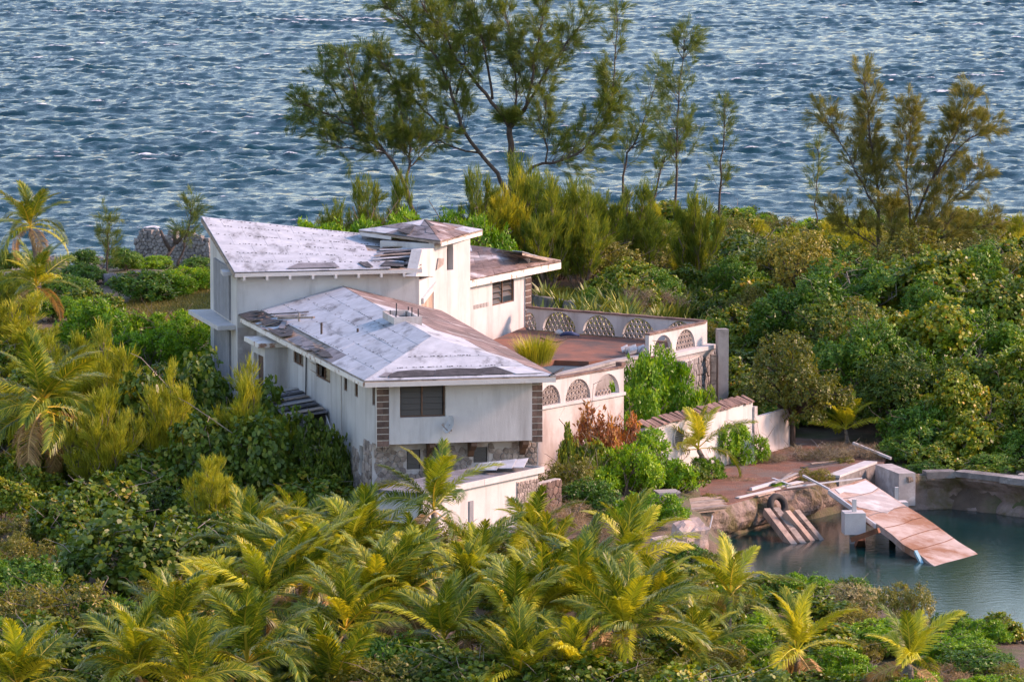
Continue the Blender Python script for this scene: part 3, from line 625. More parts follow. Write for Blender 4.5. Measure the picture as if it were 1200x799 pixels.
for k in range(2):
    a_, b_ = rc[k], rc[k + 1]; MB().bar(a_.lerp(b_, .02) - UP * .14, a_.lerp(b_, .98 if k else .4) - UP * .14, .05, .16).build('fascia', 'paint_white' if k == 0 else 'peel', house)
# right wing on the terrace
w0 = P(545, 398, 5.5); w1 = P(615, 382, 5.5); w0.z = w1.z = 0
dW, nW, LW = unit2(w0, w1); w0 = w0 - dW * 1.2; dW, nW, LW = unit2(w0, w1)
ua_, za_ = PW(577, 323.5, w0, w1); ub_, zb_ = PW(602.5, 353, w0, w1)
ww = (ua_, ub_, zb_, min(za_, 8.1)); wall('wall', house, w0, w1, 4.5, 8.25, .25, [ww])
window(house, w0, w1, *ww, cols=2, rows=4, tilt=30, inset=.05, skip={(1, 0)})
MB().box(Vector((w0.x, w0.y, 5.5)) + dW * (ua_ - .3) - nW * 1.4, dW * (ub_ - ua_ + .6), nW * .05, UP * 2.7).build('dark_backing', 'interior', house)  # dark sheet behind the wing window, shade of the room painted in
wq = w1 - nW * 5.0; wall('wall', house, w1 - nW * .26, wq, 4.5, 8.25, .25)
pl = MB().box(Vector((w1.x, w1.y, 5.4)) - dW * .06 + nW * .003, dW * .62, nW * .06, UP * 2.84).build('pilaster', 'mortar', house)
for k in range(9): MB().box(Vector((w1.x, w1.y, 5.42 + k * .312)) - dW * .05 + nW * .02, dW * .60, nW * .08, UP * .27).build('brick', 'brick', pl)
for k in range(5):
    MB().box(Vector((w0.x, w0.y, 6.9)) + dW * (PW(555, 348, w0, w1)[0] + k * .33) + nW * .003, dW * .24, nW * .02, UP * .2).build('vent_block', 'conc', house)
f0 = PY(540, 329, 266.0); f1 = PY(656, 306.5, 279.0)
f0.z = 8.45; f1.z = 8.45
f0 = P(540, 330.5, 8.42); f1 = P(656.5, 307, 8.42)
bk0 = P(540, 287, 9.3); bk1 = P(612, 296.5, 9.3); bk2 = P(657, 304.8, 8.42)
wr = deck((f0, f1, bk1, bk0)); wr.slab([f1, bk2, bk1], (0, 0, -.11)); wr = wr.build('roof', 'old_wood', house)
sheets(wr, (f0, f1, bk1, bk0), 6, 5, 'roof_brown', RG, lift=.05, alt={(0, 4): 'roof_white', (5, 4): 'roof_white', (6, 3): 'roof_white', (5, 2): 'roof_white'})
patch(wr, 'torn_felt_or_hole_shade', (f0, f1, bk1, bk0), [(.62, .2), (.80, .15), (.78, .4), (.68, .42)], 'felt', .08, .02, pr, .05)
MB().tube([ptq((f0, f1, bk1, bk0), .72, .35) + UP * .1, ptq((f0, f1, bk1, bk0), .745, .40) + UP * .14], .35, 9).build('fallen_bowl', 'paint_white', house)
MB().slab([f0 - UP * .34, f1 - UP * .34, f1 - UP * .03, f0 - UP * .03], nW * .05).build('fascia', 'peel', house)

# ------------------------------------------------------------------ arched parapets, terrace and pool
def parapet(name, label, p0, p1, zb, zt, th, arches, cap_h=.09, base=None, cap='cap', extra=None):
    d, n, L = unit2(p0, p1); o = Vector((p0[0], p0[1], 0)); root = thing(name, label, 'parapet', (p0[0], p0[1], base if base is not None else zb), 'arched terrace parapets')
    us = {0.0, L}
    for c, w, h in arches:
        for k in range(17): us.add(min(L, max(0, c - w * math.cos(math.pi * k / 16))))
    us = sorted(us)
    def low(u):
        for c, w, h in arches:
            if abs(u - c) < w - 1e-6: return zb + h * math.sqrt(max(0, 1 - ((u - c) / w) ** 2))
        return zb
    mb = MB(); q = lambda u, z, w: o + d * u - n * w + UP * z
    for a, b in zip(us[:-1], us[1:]):
        if b - a < 1e-5: continue
        la, lb = low(a), low(b)
        if abs(low((a + b) / 2) - zb) < 1e-6: la = lb = zb
        mb.face([q(a, la, 0), q(b, lb, 0), q(b, zt, 0), q(a, zt, 0)]); mb.face([q(b, lb, th), q(a, la, th), q(a, zt, th), q(b, zt, th)])
        mb.face([q(a, la, th), q(b, lb, th), q(b, lb, 0), q(a, la, 0)]); mb.face([q(a, zt, 0), q(b, zt, 0), q(b, zt, th), q(a, zt, th)])
    for u in (0, L): mb.face([q(u, low(u), 0), q(u, zt, 0), q(u, zt, th), q(u, low(u), th)])
    mb.build('arcade', 'white', root)
    for k in range(max(2, int(L / .55))):
        s0 = L * k / max(2, int(L / .55)); s1 = L * (k + 1) / max(2, int(L / .55)) - .012
        MB().box(q(s0, zt + .002, th + .05), d * (s1 - s0), n * (th + .1), UP * (cap_h * RG.uniform(.85, 1.1))).build('cap_tile', cap, root)
    for ai, (c, w, h) in enumerate(arches):
        mb = MB(); sp = .27; r1, r0 = .135, .085
        for j in range(int(h / (sp * .87)) + 1):
            i0 = -int(w / sp) - 1
            for i in range(i0, -i0 + 1):
                uu = c + (i + .5 * (j % 2)) * sp; zz = zb + .10 + j * sp * .87
                if ((uu - c) / (w + .02)) ** 2 + ((zz - zb) / (h + .02)) ** 2 > .90 or not 0 < uu < L: continue
                if extra and extra(ai, (uu - c) / w, (zz - zb) / h): continue
                ring = [(math.cos(2 * math.pi * k / 8 + .39), math.sin(2 * math.pi * k / 8 + .39)) for k in range(8)]
                for k in range(8):
                    (ca, sa), (cb_, sb) = ring[k], ring[(k + 1) % 8]; w0_, w1_ = th * .32, th * .68
                    A_ = [q(uu + ca * r1, zz + sa * r1, w0_), q(uu + cb_ * r1, zz + sb * r1, w0_), q(uu + cb_ * r0, zz + sb * r0, w0_), q(uu + ca * r0, zz + sa * r0, w0_)]
                    B_ = [q(uu + ca * r1, zz + sa * r1, w1_), q(uu + cb_ * r1, zz + sb * r1, w1_), q(uu + cb_ * r0, zz + sb * r0, w1_), q(uu + ca * r0, zz + sa * r0, w1_)]
                    mb.face(A_); mb.face(B_[::-1]); mb.face([A_[3], A_[2], B_[2], B_[3]]); mb.face([A_[1], A_[0], B_[0], B_[1]])
        if mb.f: tag(mb.build('screen_block', 'conc' if extra is None else 'stone', root), kind='stuff')
    return root, d, n, L, q
def arcs(p0, p1, spans, ytop, zb):
    r = []
    for xa, xb, yt in spans:
        a, _ = PW(xa, yt, p0, p1); b, _ = PW(xb, yt, p0, p1); _, z = PW((xa + xb) / 2, yt, p0, p1); r.append(((a + b) / 2, abs(b - a) / 2, z - zb))
    return r
ZT = 5.5
# back parapet
k0 = Vector((.72, 272.25, 0)); k1 = Vector((9.35, 266.2, 0)); dK, nK, LK = unit2(k0, k1)
parapet('terrace_parapet', 'long white arched parapet along the back of the red terrace', k0, k1, ZT, 6.55, .2, arcs(k0, k1, ((612, 628.8, 366), (635.7, 675, 365.8), (682.6, 721, 369.6), (729, 768, 373), (779, 815, 376.5)), 0, ZT))
# right corner parapet on its cantilevered slab
r0_ = P(760.5, 391, 6.6); r1_ = P(826.6, 377, 6.6); r0_.z = r1_.z = 0
rt, dR, nR, LR, qR_ = parapet('terrace_parapet', 'short white parapet with two arches on a cantilevered slab', r0_, r1_, ZT, 6.52, .2, arcs(r0_, r1_, ((765.8, 788, 392.5), (792, 814.6, 386)), 0, ZT), extra=lambda ai, x, y: ai == 0 and (y > .45 - .3 * x))
MB().slab([qR_(.6, 5.30, -.45), qR_(LR + .45, 5.30, -.45), qR_(LR + .45, 5.49, -.45), qR_(.6, 5.49, -.45)], -nR * .8).build('cantilever_slab', 'conc_white', rt)
MB().slab([qR_(1.6, 5.298, -.40), qR_(LR + .4, 5.298, -.40), qR_(LR + .1, 4.75, -.05), qR_(1.6, 4.75, -.05)], -nR * .5).build('corbel', 'conc_white', rt)
# front parapet on its high white retaining wall
q0 = P(612, 480, 5.5); q1 = P(731, 459, 5.5); q0.z = q1.z = 0
dQ, nQ, LQ = unit2(q0, q1)
ft, dQ, nQ, LQ, qQ = parapet('terrace_parapet', 'white parapet with three arches above the high pinkish retaining wall', q0, q1, 5.5, 6.6, .22, arcs(q0, q1, ((632, 657, 451), (662.7, 692, 444), (696.9, 726, 438)), 0, 5.5), base=1.5, extra=lambda ai, x, y: ai == 2 and (y > .3 + .25 * x or x > .4))
MB().box(qQ(0, 5.36, .30), dQ * (LQ + .06), nQ * .38, UP * .138).build('ledge', 'conc_white', ft)
MB().box(qQ(0, 1.5, .28), dQ * LQ, nQ * .28, UP * 3.858).build('retaining_wall', 'white_worn', ft)
MB().box(qQ(LQ - .25, 6.70, .28), dQ * .3, nQ * .34, UP * .16).build('cap_tile', 'cap', ft)
# terrace slab, tiles of red floor in broad panels
tpoly = [k0, k1, r0_ + dR * .1, P(742, 417, 5.5), P(690, 422.5, 5.5), P(650, 421, 5.5), fb(7.6, 21.0), fb(8.5, D1 + 3), w1]
tr_ = MB().prism([(p.x, p.y) for p in tpoly], 4.0, 5.46).build('terrace', 'terra', None, org=(4, 264, 4.0)); tag(tr_, 'rust red terrace floor between the house wing and the arched parapets', kind='structure')
pw = [P(742, 417.4, 5.3), P(690, 423, 5.3), P(650, 421.5, 5.3), P(600, 425, 5.3), P(612, 446, 5.3), P(655, 438, 5.3), P(735, 418.5, 5.3)]
o = MB().prism([(p.x, p.y) for p in pw], 4.6, 5.22).build('swimming_pool', rough_mat('pool_paint', (.035, .07, .10), (.06, .11, .15), 1.0), None); tag(o, 'dull blue strip of old pool at the terrace edge', 'pool')
cop = [P(x, y, 5.55) for x, y in ((612, 449), (655, 438.5), (690, 430.5), (722, 422), (742, 418.5), (765, 414))]
pwall = thing('pool_wall', 'cracked grey concrete pool edge wall behind the arched parapet', 'wall', (cop[2].x, cop[2].y, 3.6))
for k in range(len(cop) - 1):
    a_, b_ = cop[k], cop[k + 1]; d_, n_, l_ = unit2(a_, b_)
    MB().box(Vector((a_.x, a_.y, 3.6)) - n_ * .3, d_ * (l_ - .02), n_ * .3, UP * (1.78 + .04 * (k % 2))).build('wall_segment', 'conc', pwall)
    MB().box(Vector((a_.x, a_.y, 5.43)) - n_ * .36, d_ * (l_ - .03), n_ * .44, UP * .13).build('coping', 'conc', pwall)
cy = MB().prism([q1 - nQ * .4, q0 - nQ * .4, fb(7.4, 14), fb(7.5, 20), P(735, 424, 4.3), P(729, 440, 4.3)], 3.2, 4.25).build('courtyard', 'rustdirt', None); tag(cy, 'littered courtyard ledge between parapet and pool', kind='structure')
# debris on the terrace
rt_ = thing('rubble_pile', 'crumpled white sheet and broken rubble at the terrace edge', 'rubble', P(742, 414, 5.5))
for k in range(7):
    p = P(729 + k * 4.2, 413 + (k % 3) * 1.3, 5.47); s_ = .22 + .16 * (k % 2)
    MB().slab([p, p + Vector((s_ * 1.5, .2, .05)), p + Vector((s_ * 1.2, .7, .25)), p + Vector((-.05, .6, .12))], (0.03 * k, .02, .06 + .06 * (k % 3))).build('broken_slab', ('paint_white', 'conc')[k % 2], rt_)
p = P(655, 391, 5.47); mb = MB(); mb.tube([p, p + UP * .1, p + UP * .19, p + UP * .22], [.22, .2, .11, .03], 10); tag(mb.build('upturned_basin', 'paint_white', None, True), 'small white upturned basin on the red terrace', 'basin')
p = P(667, 396, 5.47); mb = MB()
mb.tube([p + Vector((-.45, 0, .12)), p + Vector((-.2, .1, .2)), p + Vector((.1, -.05, .22)), p + Vector((.5, .05, .12))], [.05, .11, .12, .05], 7); bun = mb.build('tarp_bundle', 'blue_tarp', None, True); tag(bun, 'dark blue tarpaulin bundle lying on the red terrace', 'tarp')
mb = MB(); mb.tube([P(640 + 6 * k, 398 + 3 * math.sin(k * .9), 5.49) for k in range(-1, 5)], .035, 5); tag(mb.build('hose', 'rubber', None, True), 'black hose curling beside the blue bundle on the terrace', 'hose')
# stone retaining wall and concrete pillar right of the terrace
sr = thing('retaining_wall', 'grey rubble stone wall under the terrace corner beside the concrete pillar', 'wall', (9.6, 265.0, 1.5))
sa, sb = Vector((8.3, 262.6, 0)), Vector((10.2, 268.6, 0))
MB().box((sa.x, sa.y, 1.5), sb - sa, unit2(sa, sb)[1] * -.4, UP * 3.6).build('wall_core', 'stone_mortar', sr)
vor_stones(sr, sa, sb, 0, (sb - sa).length, 1.8, 5.05, .34, .10, 'stone_grey', random.Random(8))
pp = P(842, 386, 6.3); pil = thing('concrete_pillar', 'broken grey concrete pillar standing beside the terrace corner', 'pillar', (pp.x + .3, pp.y, 1.2))
MB().box((pp.x, pp.y, 1.2), (.50, .12, 0), (-.12, .42, 0), UP * 5.1).build('shaft', 'conc', pil)
MB().box((pp.x - .35, pp.y - .3, 1.2), (.24, .05, 0), (-.05, .3, 0), UP * 3.9).build('timber_post', 'old_wood', pil)
# low stone terrace wall behind the parapet
sa, sb = P(612, 350, 5.3), P(712, 366, 5.3); sa.z = sb.z = 0
ls = thing('garden_wall', 'low grey stone garden wall in the grass behind the parapet', 'wall', (sa.x, sa.y, 5.0)); d_, n_, l_ = unit2(sa, sb)
MB().box((sa.x, sa.y, 4.6), d_ * l_, -n_ * .4, UP * .95).build('wall_core', 'stone_grey', ls); vor_stones(ls, sa, sb, 0, l_, 4.8, 5.5, .45, .06, 'stone_grey', random.Random(9))
MB().box((sa.x - .6, sa.y + .3, 4.6), d_ * .55, -n_ * .5, UP * 1.9).build('end_post', 'stone_grey', ls)

# ------------------------------------------------------------------ annex below the front block
x1_ = P(630.5, 547.5, 4.5); x0_ = P(520, 571, 4.5); x1_.z = x0_.z = 0
dX, nX, LX = unit2(x0_, x1_); x0_ = x0_ - dX * 1.5; dX, nX, LX = unit2(x0_, x1_)
an = thing('annex', 'small flat roofed white annex with rubble panel below the front block', 'outbuilding', (x0_.x, x0_.y, 1.2))
XW = 2.6
mb = MB(); fpx = [x0_, x1_, x1_ - nX * XW, x0_ - nX * XW]; mb.prism([(p.x, p.y) for p in fpx], 1.2, 4.28); mb.build('wall', 'white', an)
MB().prism([(p.x, p.y) for p in (x0_ - dX * .1 + nX * .12, x1_ + dX * .22 + nX * .12, x1_ + dX * .22 - nX * XW, x0_ - dX * .1 - nX * XW)], 4.285, 4.44).build('roof_slab', 'felt_grey', an)
for u_, l_ in ((0, LX * .5 - .02), (LX * .5, LX * .5 + .2)): MB().box(x0_ + dX * u_ + nX * .125 + UP * 4.27, dX * l_, nX * .04, UP * .26).build('fascia', 'conc_white', an)
MB().box(x1_ + dX * .225 + nX * .15 + UP * 4.27, dX * .04, nX * -XW, UP * .25).build('fascia', 'conc_white', an)
for k, (px, py) in enumerate(((572, 549), (590, 547), (604, 546))):
    p = P(px, py, 4.6); MB().slab([p + Vector((-.55, -.5, 0)), p + Vector((.35, -.7, .03)), p + Vector((.55, .7, .22)), p + Vector((-.35, .8, .10))], (0, 0, .03)).build('loose_sheet', ('roof_white', 'roof_white', 'metal')[k], an)
ua_ = PW(605, 575, x0_, x1_)[0]; zp1 = PW(617, 562, x0_, x1_)[1]; zp0 = PW(617, 594, x0_, x1_)[1]
pnl = MB().box(x0_ + dX * ua_ + nX * .003 + UP * zp0, dX * (LX - .05 - ua_), nX * .03, UP * (zp1 - zp0)).build('stone_panel', 'stone_mortar', an)
vor_stones(pnl, x0_ + nX * .034, x1_ + nX * .034, ua_ + .02, LX - .07, zp0 + .02, zp1 - .02, .17, .05, 'stone', random.Random(21))
ub_ = PW(553, 600, x0_, x1_)[0]
MB().box(x0_ + dX * (ub_ - .25) + nX * .003 + UP * 1.3, dX * .3, nX * .05, UP * 2.4).build('door', 'shutter', an)
# stone wall right of the annex, low garden steps in the planting
sw0 = x1_ + nX * .05 + dX * .05; sw1 = P(657, 566, 3.6); sw1.z = 0
stw = thing('stone_wall', 'brown rubble stone wall in shade right of the annex corner', 'wall', (sw0.x, sw0.y, 1.2)); d_, n_, l_ = unit2(sw0, sw1)
MB().box((sw0.x, sw0.y, 1.2), d_ * l_, -n_ * .3, UP * 2.6).build('wall_core', 'stone_mortar', stw); vor_stones(stw, sw0, sw1, 0, l_, 1.4, 3.8, .32, .07, 'brick', random.Random(22))
for k, (px, py, w_, lab) in enumerate(((712, 583, 1.0, 'low red tiled step between the shrubs beside the courtyard wall'), (785, 577, .9, 'short grey stone block wall at the edge of the dock shrubs'), (662, 634, 1.2, 'rust red paved step behind the palms near the annex'))):
    p = P(px, py, 2.3); st = thing('garden_step', lab, 'step', (p.x, p.y, 1.4))
    MB().box((p.x - w_ / 2, p.y, 1.4), (w_, .25, 0), (-.2, .9, 0), UP * .8).build('riser', 'conc' if k != 1 else 'stone_grey', st); MB().box((p.x - w_ / 2 - .04, p.y - .04, 2.203), (w_ + .08, .27, 0), (-.22, .98, 0), UP * .09).build('tread', 'terra' if k != 1 else 'conc', st)
# low parapet and paved yard below the side wall
a_ = P(428, 560, 3.3); b_ = P(540, 553, 3.3); lp = thing('yard_wall', 'low white topped wall in front of the stone lower storey', 'wall', (a_.x, a_.y, 1.5)); d_, n_, l_ = unit2(a_, b_)
MB().box((a_.x, a_.y, 1.5), d_ * l_, -n_ * .25, UP * 1.72).build('wall_core', 'bare', lp); MB().box((a_.x, a_.y, 3.225) - d_ * .05 + n_ * .05 if False else Vector((a_.x, a_.y, 3.225)) - d_ * .05 + n_ * .05, d_ * (l_ + .1), -n_ * .36, UP * .12).build('coping', 'conc_white', lp)
for k in range(4): MB().box(Vector((a_.x, a_.y, 2.4)) + d_ * (.35 + k * 1.0) + n_ * .003, d_ * .75, n_ * .03, UP * .68).build('panel', 'stone', lp)
yd = MB().prism([fb(-5.5, 5.0), fb(-.12, 5.0), fb(-.7, 15.0), fb(-6.0, 15.0)], 1.8, 2.75).build('yard', 'conc', None); tag(yd, 'grey concrete yard beside the side wall of the house', kind='structure')
# outside stair with lean-to roof against the side wall
stc = thing('outside_stair', 'outside stair with handrails and crumbling lean-to roof by the side wall', 'stair', fb(-1.8, 10.5, 2.7))
for k in range(9): MB().box(fb(-1.5, 5.2 + k * .42, 2.755), A1 * 1.05, B1 * .415, UP * (.2 + .2 * k)).build('step', 'conc', stc)
MB().box(fb(-2.0, 9.0, 2.755), A1 * .18, B1 * 6.2, UP * 2.6).build('side_wall', 'white_worn', stc)
MB().box(fb(-1.82, 8.98, 2.755), A1 * 1.0, B1 * .18, UP * 2.0).build('side_wall', 'white_worn', stc)
MB().slab([fb(-2.25, 8.7, 5.32), fb(-.45, 8.7, 5.55), fb(-.62, 15.3, 5.75), fb(-2.4, 15.3, 5.5)], UP * .07).build('lean_to_roof', 'felt_grey', stc)
for k in range(6): MB().bar(fb(-2.3, 9.0 + k * 1.2, 5.48 + k * .025), fb(-.6, 9.1 + k * 1.2, 5.72 + k * .025), .5, .03).build('roof_board', ('old_wood', 'felt', 'conc')[k % 3], stc)
for s_ in (-1.52, -.5):
    MB().tube([fb(s_, 5.2, 3.9), fb(s_, 8.9, 5.4)], .03, 6).build('handrail', 'paint_white', stc); MB().tube([fb(s_, 5.2, 3.5), fb(s_, 8.9, 5.0)], .025, 6).build('handrail', 'paint_white', stc)
    for k in range(3): MB().tube([fb(s_, 5.3 + k * 1.7, 2.8), fb(s_, 5.3 + k * 1.7, 3.95 + k * .68)], .03, 6).build('rail_post', 'paint_white', stc)
MB().tube([fb(-.62, 13.2, 5.7), fb(-.6, 13.1, 7.9)], .035, 6).build('downpipe', 'felt', house); MB().tube([fb(-.3, 6.4, 3.0), fb(-.3, 6.4, 7.9)], .04, 6).build('downpipe', 'paint_white', house)
# satellite dish on the front panel
dp = O1 + A1 * PW(528, 498, fl, fr_)[0] - B1 * .3 + UP * PW(528, 500, fl, fr_)[1]
sd = thing('satellite_dish', 'small grey satellite dish fixed below the front window', 'dish', dp)
ax = Vector((-.75, -.55, .35)).normalized(); sx = ax.cross(UP).normalized(); sy = sx.cross(ax)
mb = MB(); c_ = dp + ax * .12 + UP * .1
for r_, off in ((.02, 0), (.16, .012), (.29, .045), (.36, .075)):
    for k in range(14): t = 2 * math.pi * k / 14; mb.v.append(tuple(c_ + sx * (math.cos(t) * r_) + sy * (math.sin(t) * r_ * 1.1) + ax * off))
for j in range(3):
    for k in range(14): mb.f.append((j * 14 + k, j * 14 + (k + 1) % 14, (j + 1) * 14 + (k + 1) % 14, (j + 1) * 14 + k))
mb.build('reflector', 'metal', sd, True)
MB().tube([c_, dp + B1 * .15 - UP * .15], .03, 6).build('mount_arm', 'old_wood', sd); MB().tube([c_ - UP * .36, c_ + ax * .45 - UP * .12], .02, 6).build('feed_arm', 'old_wood', sd); MB().box(c_ + ax * .42 - UP * .16, (.09, 0, 0), (0, .09, 0), (0, 0, .1)).build('receiver', 'conc', sd)

# ------------------------------------------------------------------ dock, boundary wall, ramp
bw0, bw1 = P(756, 503, 4.1), P(882, 471.5, 4.1); bw0.z = bw1.z = 0; dB, nB, LB = unit2(bw0, bw1)
bwt = thing('boundary_wall', 'white courtyard wall with round grille and brown stone cap by the dock', 'wall', (bw0.x, bw0.y, 1.3))
MB().box((bw0.x, bw0.y, 1.3), dB * LB, -nB * .3, UP * 2.8).build('wall_core', 'white', bwt)
nt_ = int(LB / .30)
for k in range(nt_):
    u = LB * k / nt_; j = RG.uniform(-.05, .05); w1_, w2_ = RG.uniform(.06, .16), RG.uniform(.4, .6)
    MB().slab([Vector((bw0.x, bw0.y, 4.12 + j)) + dB * u + nB * w1_, Vector((bw0.x, bw0.y, 4.12 + j)) + dB * (u + LB / nt_ - RG.uniform(.005, .05)) + nB * w1_, Vector((bw0.x, bw0.y, 4.36 + j)) + dB * (u + LB / nt_ - RG.uniform(.0, .05)) - nB * w2_, Vector((bw0.x, bw0.y, 4.36 + j)) + dB * u - nB * w2_], UP * RG.uniform(.04, .08)).build('cap_stone', 'cap', bwt)
uc, zc = PW(794.5, 513, bw0, bw1); mb = MB()
for k in range(16):
    t0, t1 = 2 * math.pi * k / 16, 2 * math.pi * (k + 1) / 16
    f = lambda t, r, w: Vector((bw0.x, bw0.y, zc)) + dB * (uc + math.cos(t) * r) + UP * math.sin(t) * r + nB * w
    mb.face([f(t0, .40, .06), f(t1, .40, .06), f(t1, .52, .06), f(t0, .52, .06)]); mb.face([f(t0, .40, .002), f(t1, .40, .002), f(t1, .40, .06), f(t0, .40, .06)]); mb.face([f(t0, .52, .06), f(t1, .52, .06), f(t1, .52, .002), f(t0, .52, .002)])
mb.build('round_frame', 'white', bwt)
mb = MB(); mb.face([f(2 * math.pi * k / 16, .41, .004) for k in range(16)]); mb.build('dark_disc', 'interior', bwt)  # flat dark disc on the solid wall; its colour paints the hole's shade
mb = MB()
for k in range(-3, 4):
    hh = math.sqrt(.16 - (k * .11) ** 2) if abs(k * .11) < .4 else 0
    mb.bar(f(0, 0, .03) + dB * k * .11 - UP * hh, f(0, 0, .03) + dB * k * .11 + UP * hh, .035); mb.bar(f(0, 0, .03) + UP * k * .11 - dB * hh, f(0, 0, .03) + UP * k * .11 + dB * hh, .033)
tag(mb.build('grille', 'conc', bwt), kind='stuff')
c2 = P(927, 520, 1.6); c2.z = 0
MB().box(Vector((bw1.x, bw1.y, 1.3)) + dB * .01, c2 - bw1, (-.1, .3, 0), UP * 2.05).build('wall_core', 'white_worn', bwt)
MB().box(Vector((bw1.x, bw1.y, 1.3)) + dB * .005 - nB * .9, nB * 1.0, dB * .3, UP * 2.6).build('corner_pier', 'bare', bwt)
fp = P(877, 543, 1.5); o = MB().slab([fp + Vector((-.2, -.1, 0)), fp + Vector((.3, .1, 0)), fp + Vector((.22, .35, 1.35)), fp + Vector((-.32, .2, 1.3))], (.03, -.06, .02)).build('fallen_panel', 'paint_white', None); tag(o, 'white board leaning against the shrub at the end of the courtyard wall', 'board')
dedge = [P(x, y, 1.5) for x, y in ((752, 622), (800, 604), (845, 593), (880, 583), (921, 573), (944, 571), (976, 561), (1020, 544.5), (1034, 545.5))]
dpoly = dedge + [P(x, y, 1.5) for x, y in ((1045, 522), (925, 512), (880, 535), (760, 560))]
o = MB().prism([(p.x, p.y) for p in dpoly], .6, 1.5).build('dock', 'rustdirt', None); tag(o, 'rust brown dirt covered dock beside the cove', kind='structure')
def rockface(name, pts, z1, z0, prof, seed, mat, lab, amp=.28, step=.3, nv=12):
    rng = random.Random(seed); L = [0]
    for a, b in zip(pts[:-1], pts[1:]): L.append(L[-1] + (b - a).length)
    n = int(L[-1] / step); mb = MB(); cols = []
    for i in range(n + 1):
        s = L[-1] * i / n; k = max(j for j in range(len(L) - 1) if L[j] <= s + 1e-9); t = (s - L[k]) / (L[k + 1] - L[k]); p = pts[k].lerp(pts[k + 1], t)
        km, kp = max(k - 1, 0), min(k + 2, len(pts) - 1); d = (pts[kp] - pts[km]); nn = Vector((d.y, -d.x, 0)).normalized()
        for j in range(nv + 1):
            v = j / nv; z = z1 + (z0 - z1) * v; off = np.interp(v, [q[0] for q in prof], [q[1] for q in prof])
            q = Vector((p.x, p.y, z)); nz = noise.noise(q * .9 + Vector((seed, 0, 0))) * amp + noise.noise(q * 2.7 + Vector((seed, 3, 0))) * amp * .6
            mb.v.append(tuple(q + nn * (float(off) + nz * (0 if j == 0 else 1)) + UP * (nz * .3 if j else 0)))
        mb.v.append(tuple(Vector((p.x, p.y, z1 + .02 + .05 * rng.random())) - nn * (.5 + .5 * rng.random())))
    w = nv + 2
    for i in range(n):
        for j in range(nv): mb.f.append((i * w + j, (i + 1) * w + j, (i + 1) * w + j + 1, i * w + j + 1))
        mb.f.append((i * w + nv + 1, (i + 1) * w + nv + 1, (i + 1) * w, i * w))
    o = mb.build(name, mat, None, False, org=(0, 0, 0)); tag(o, lab, kind='structure'); return o
rockface('quay_rock', dedge, 1.46, -1.0, ((0, .1), (.15, .3), (.35, .3), (.5, .05), (.6, -.35), (.75, -.8), (1, -1.0)), 3, 'rock', 'eroded pinkish rock edge of the dock above the water')
bank = [P(x, y, 1.7) for x, y in ((1034, 544), (1062, 555), (1085, 553), (1120, 552), (1174, 558), (1230, 565), (1330, 578), (1440, 588))]
rockface('bank_rock', bank, 1.55, -1.0, ((0, .1), (.12, .12), (.2, -.25), (.4, -.35), (.55, .1), (.62, .25), (.75, .1), (1, -.4)), 6, 'rock', 'undercut brown rock bank on the far side of the cove', .22)
rim = thing('quay_wall', 'grey concrete rim wall along the far bank of the cove', 'wall', (bank[2].x, bank[2].y, 1.2))
for k in range(len(bank) - 1):
    if k in (1,): continue
    a_, b_ = bank[k], bank[k + 1]; d_, n_, l_ = unit2(a_, b_); hh = (1.5, 0, .3, .25, .3, .3, .3)[k]
    MB().box(Vector((a_.x, a_.y, 1.72 - hh)) + n_ * (.34 if k == 0 else .18), d_ * (l_ - .03), -n_ * .8, UP * hh).build('wall_block', 'bare' if k == 0 else 'stone_grey', rim)
ql = [dedge[6], dedge[7], dedge[8]]
for k in range(1):
    a_, b_ = ql[k], ql[k + 1]; d_, n_, l_ = unit2(a_, b_); MB().box(Vector((a_.x, a_.y, .9)) + n_ * .30, d_ * (l_ - .02), -n_ * .55, UP * .68).build('wall_block', 'stone_grey' if k == 0 else 'conc', rim)
    MB().box(Vector((a_.x, a_.y, 1.584)) + n_ * .34, d_ * (l_ - .02), -n_ * .62, UP * .1).build('coping', 'conc_white', rim)
# tilted slab sinking into the cove
s0, s1, s2, s3 = P(972, 573, 1.75), P(1014, 560.5, 1.75), P(1147, 650, -.02), P(1097, 664, -.02)
dn = ((s3 - s0).normalized()) * .8
ramp_o = thing('collapsed_slab', 'tilted stained concrete slab sliding from the dock into the cove', 'slab', (s0.x, s0.y, 0))
top = (s0, s1, s2 + dn * 1, s3 + dn * 1)
jr = random.Random(17); outl = []
for k in range(4):
    a_, b_ = top[k], top[(k + 1) % 4]; m_ = 9 if k % 2 else 5; nrm = (b_ - a_).cross(UP).normalized()
    for i_ in range(m_): outl.append(a_.lerp(b_, i_ / m_) + (nrm * jr.uniform(-.10, .05) if i_ else UP * 0))
mb = MB(); mb.slab(outl, (0, 0, -.30)); mb.build('deck', 'conc_pink', ramp_o)
pt = lambda u, v: (s0 * (1 - u) + s1 * u) * (1 - v) + (s3 * (1 - u) + s2 * u) * v
up_n = (s1 - s0).cross(s3 - s0).normalized(); up_n = up_n if up_n.z > 0 else -up_n
for v0, v1, mt in ((.02, .13, 'conc_white'), (.15, .36, 'bare')):
    ring_ = [(jr.uniform(.05, .10), v0), (.3, v0 + jr.uniform(-.01, .02)), (.6, v0 + jr.uniform(-.01, .02)), (.95, v0), (.96, v1), (.7, v1 + jr.uniform(-.03, .03)), (.45, v1 + jr.uniform(-.05, .03)), (.2, v1 - .06), (.07, (v0 + v1) / 2)]
    MB().slab([pt(u, v) + up_n * .003 for u, v in ring_], up_n * .018).build('worn_topping', mt, ramp_o)
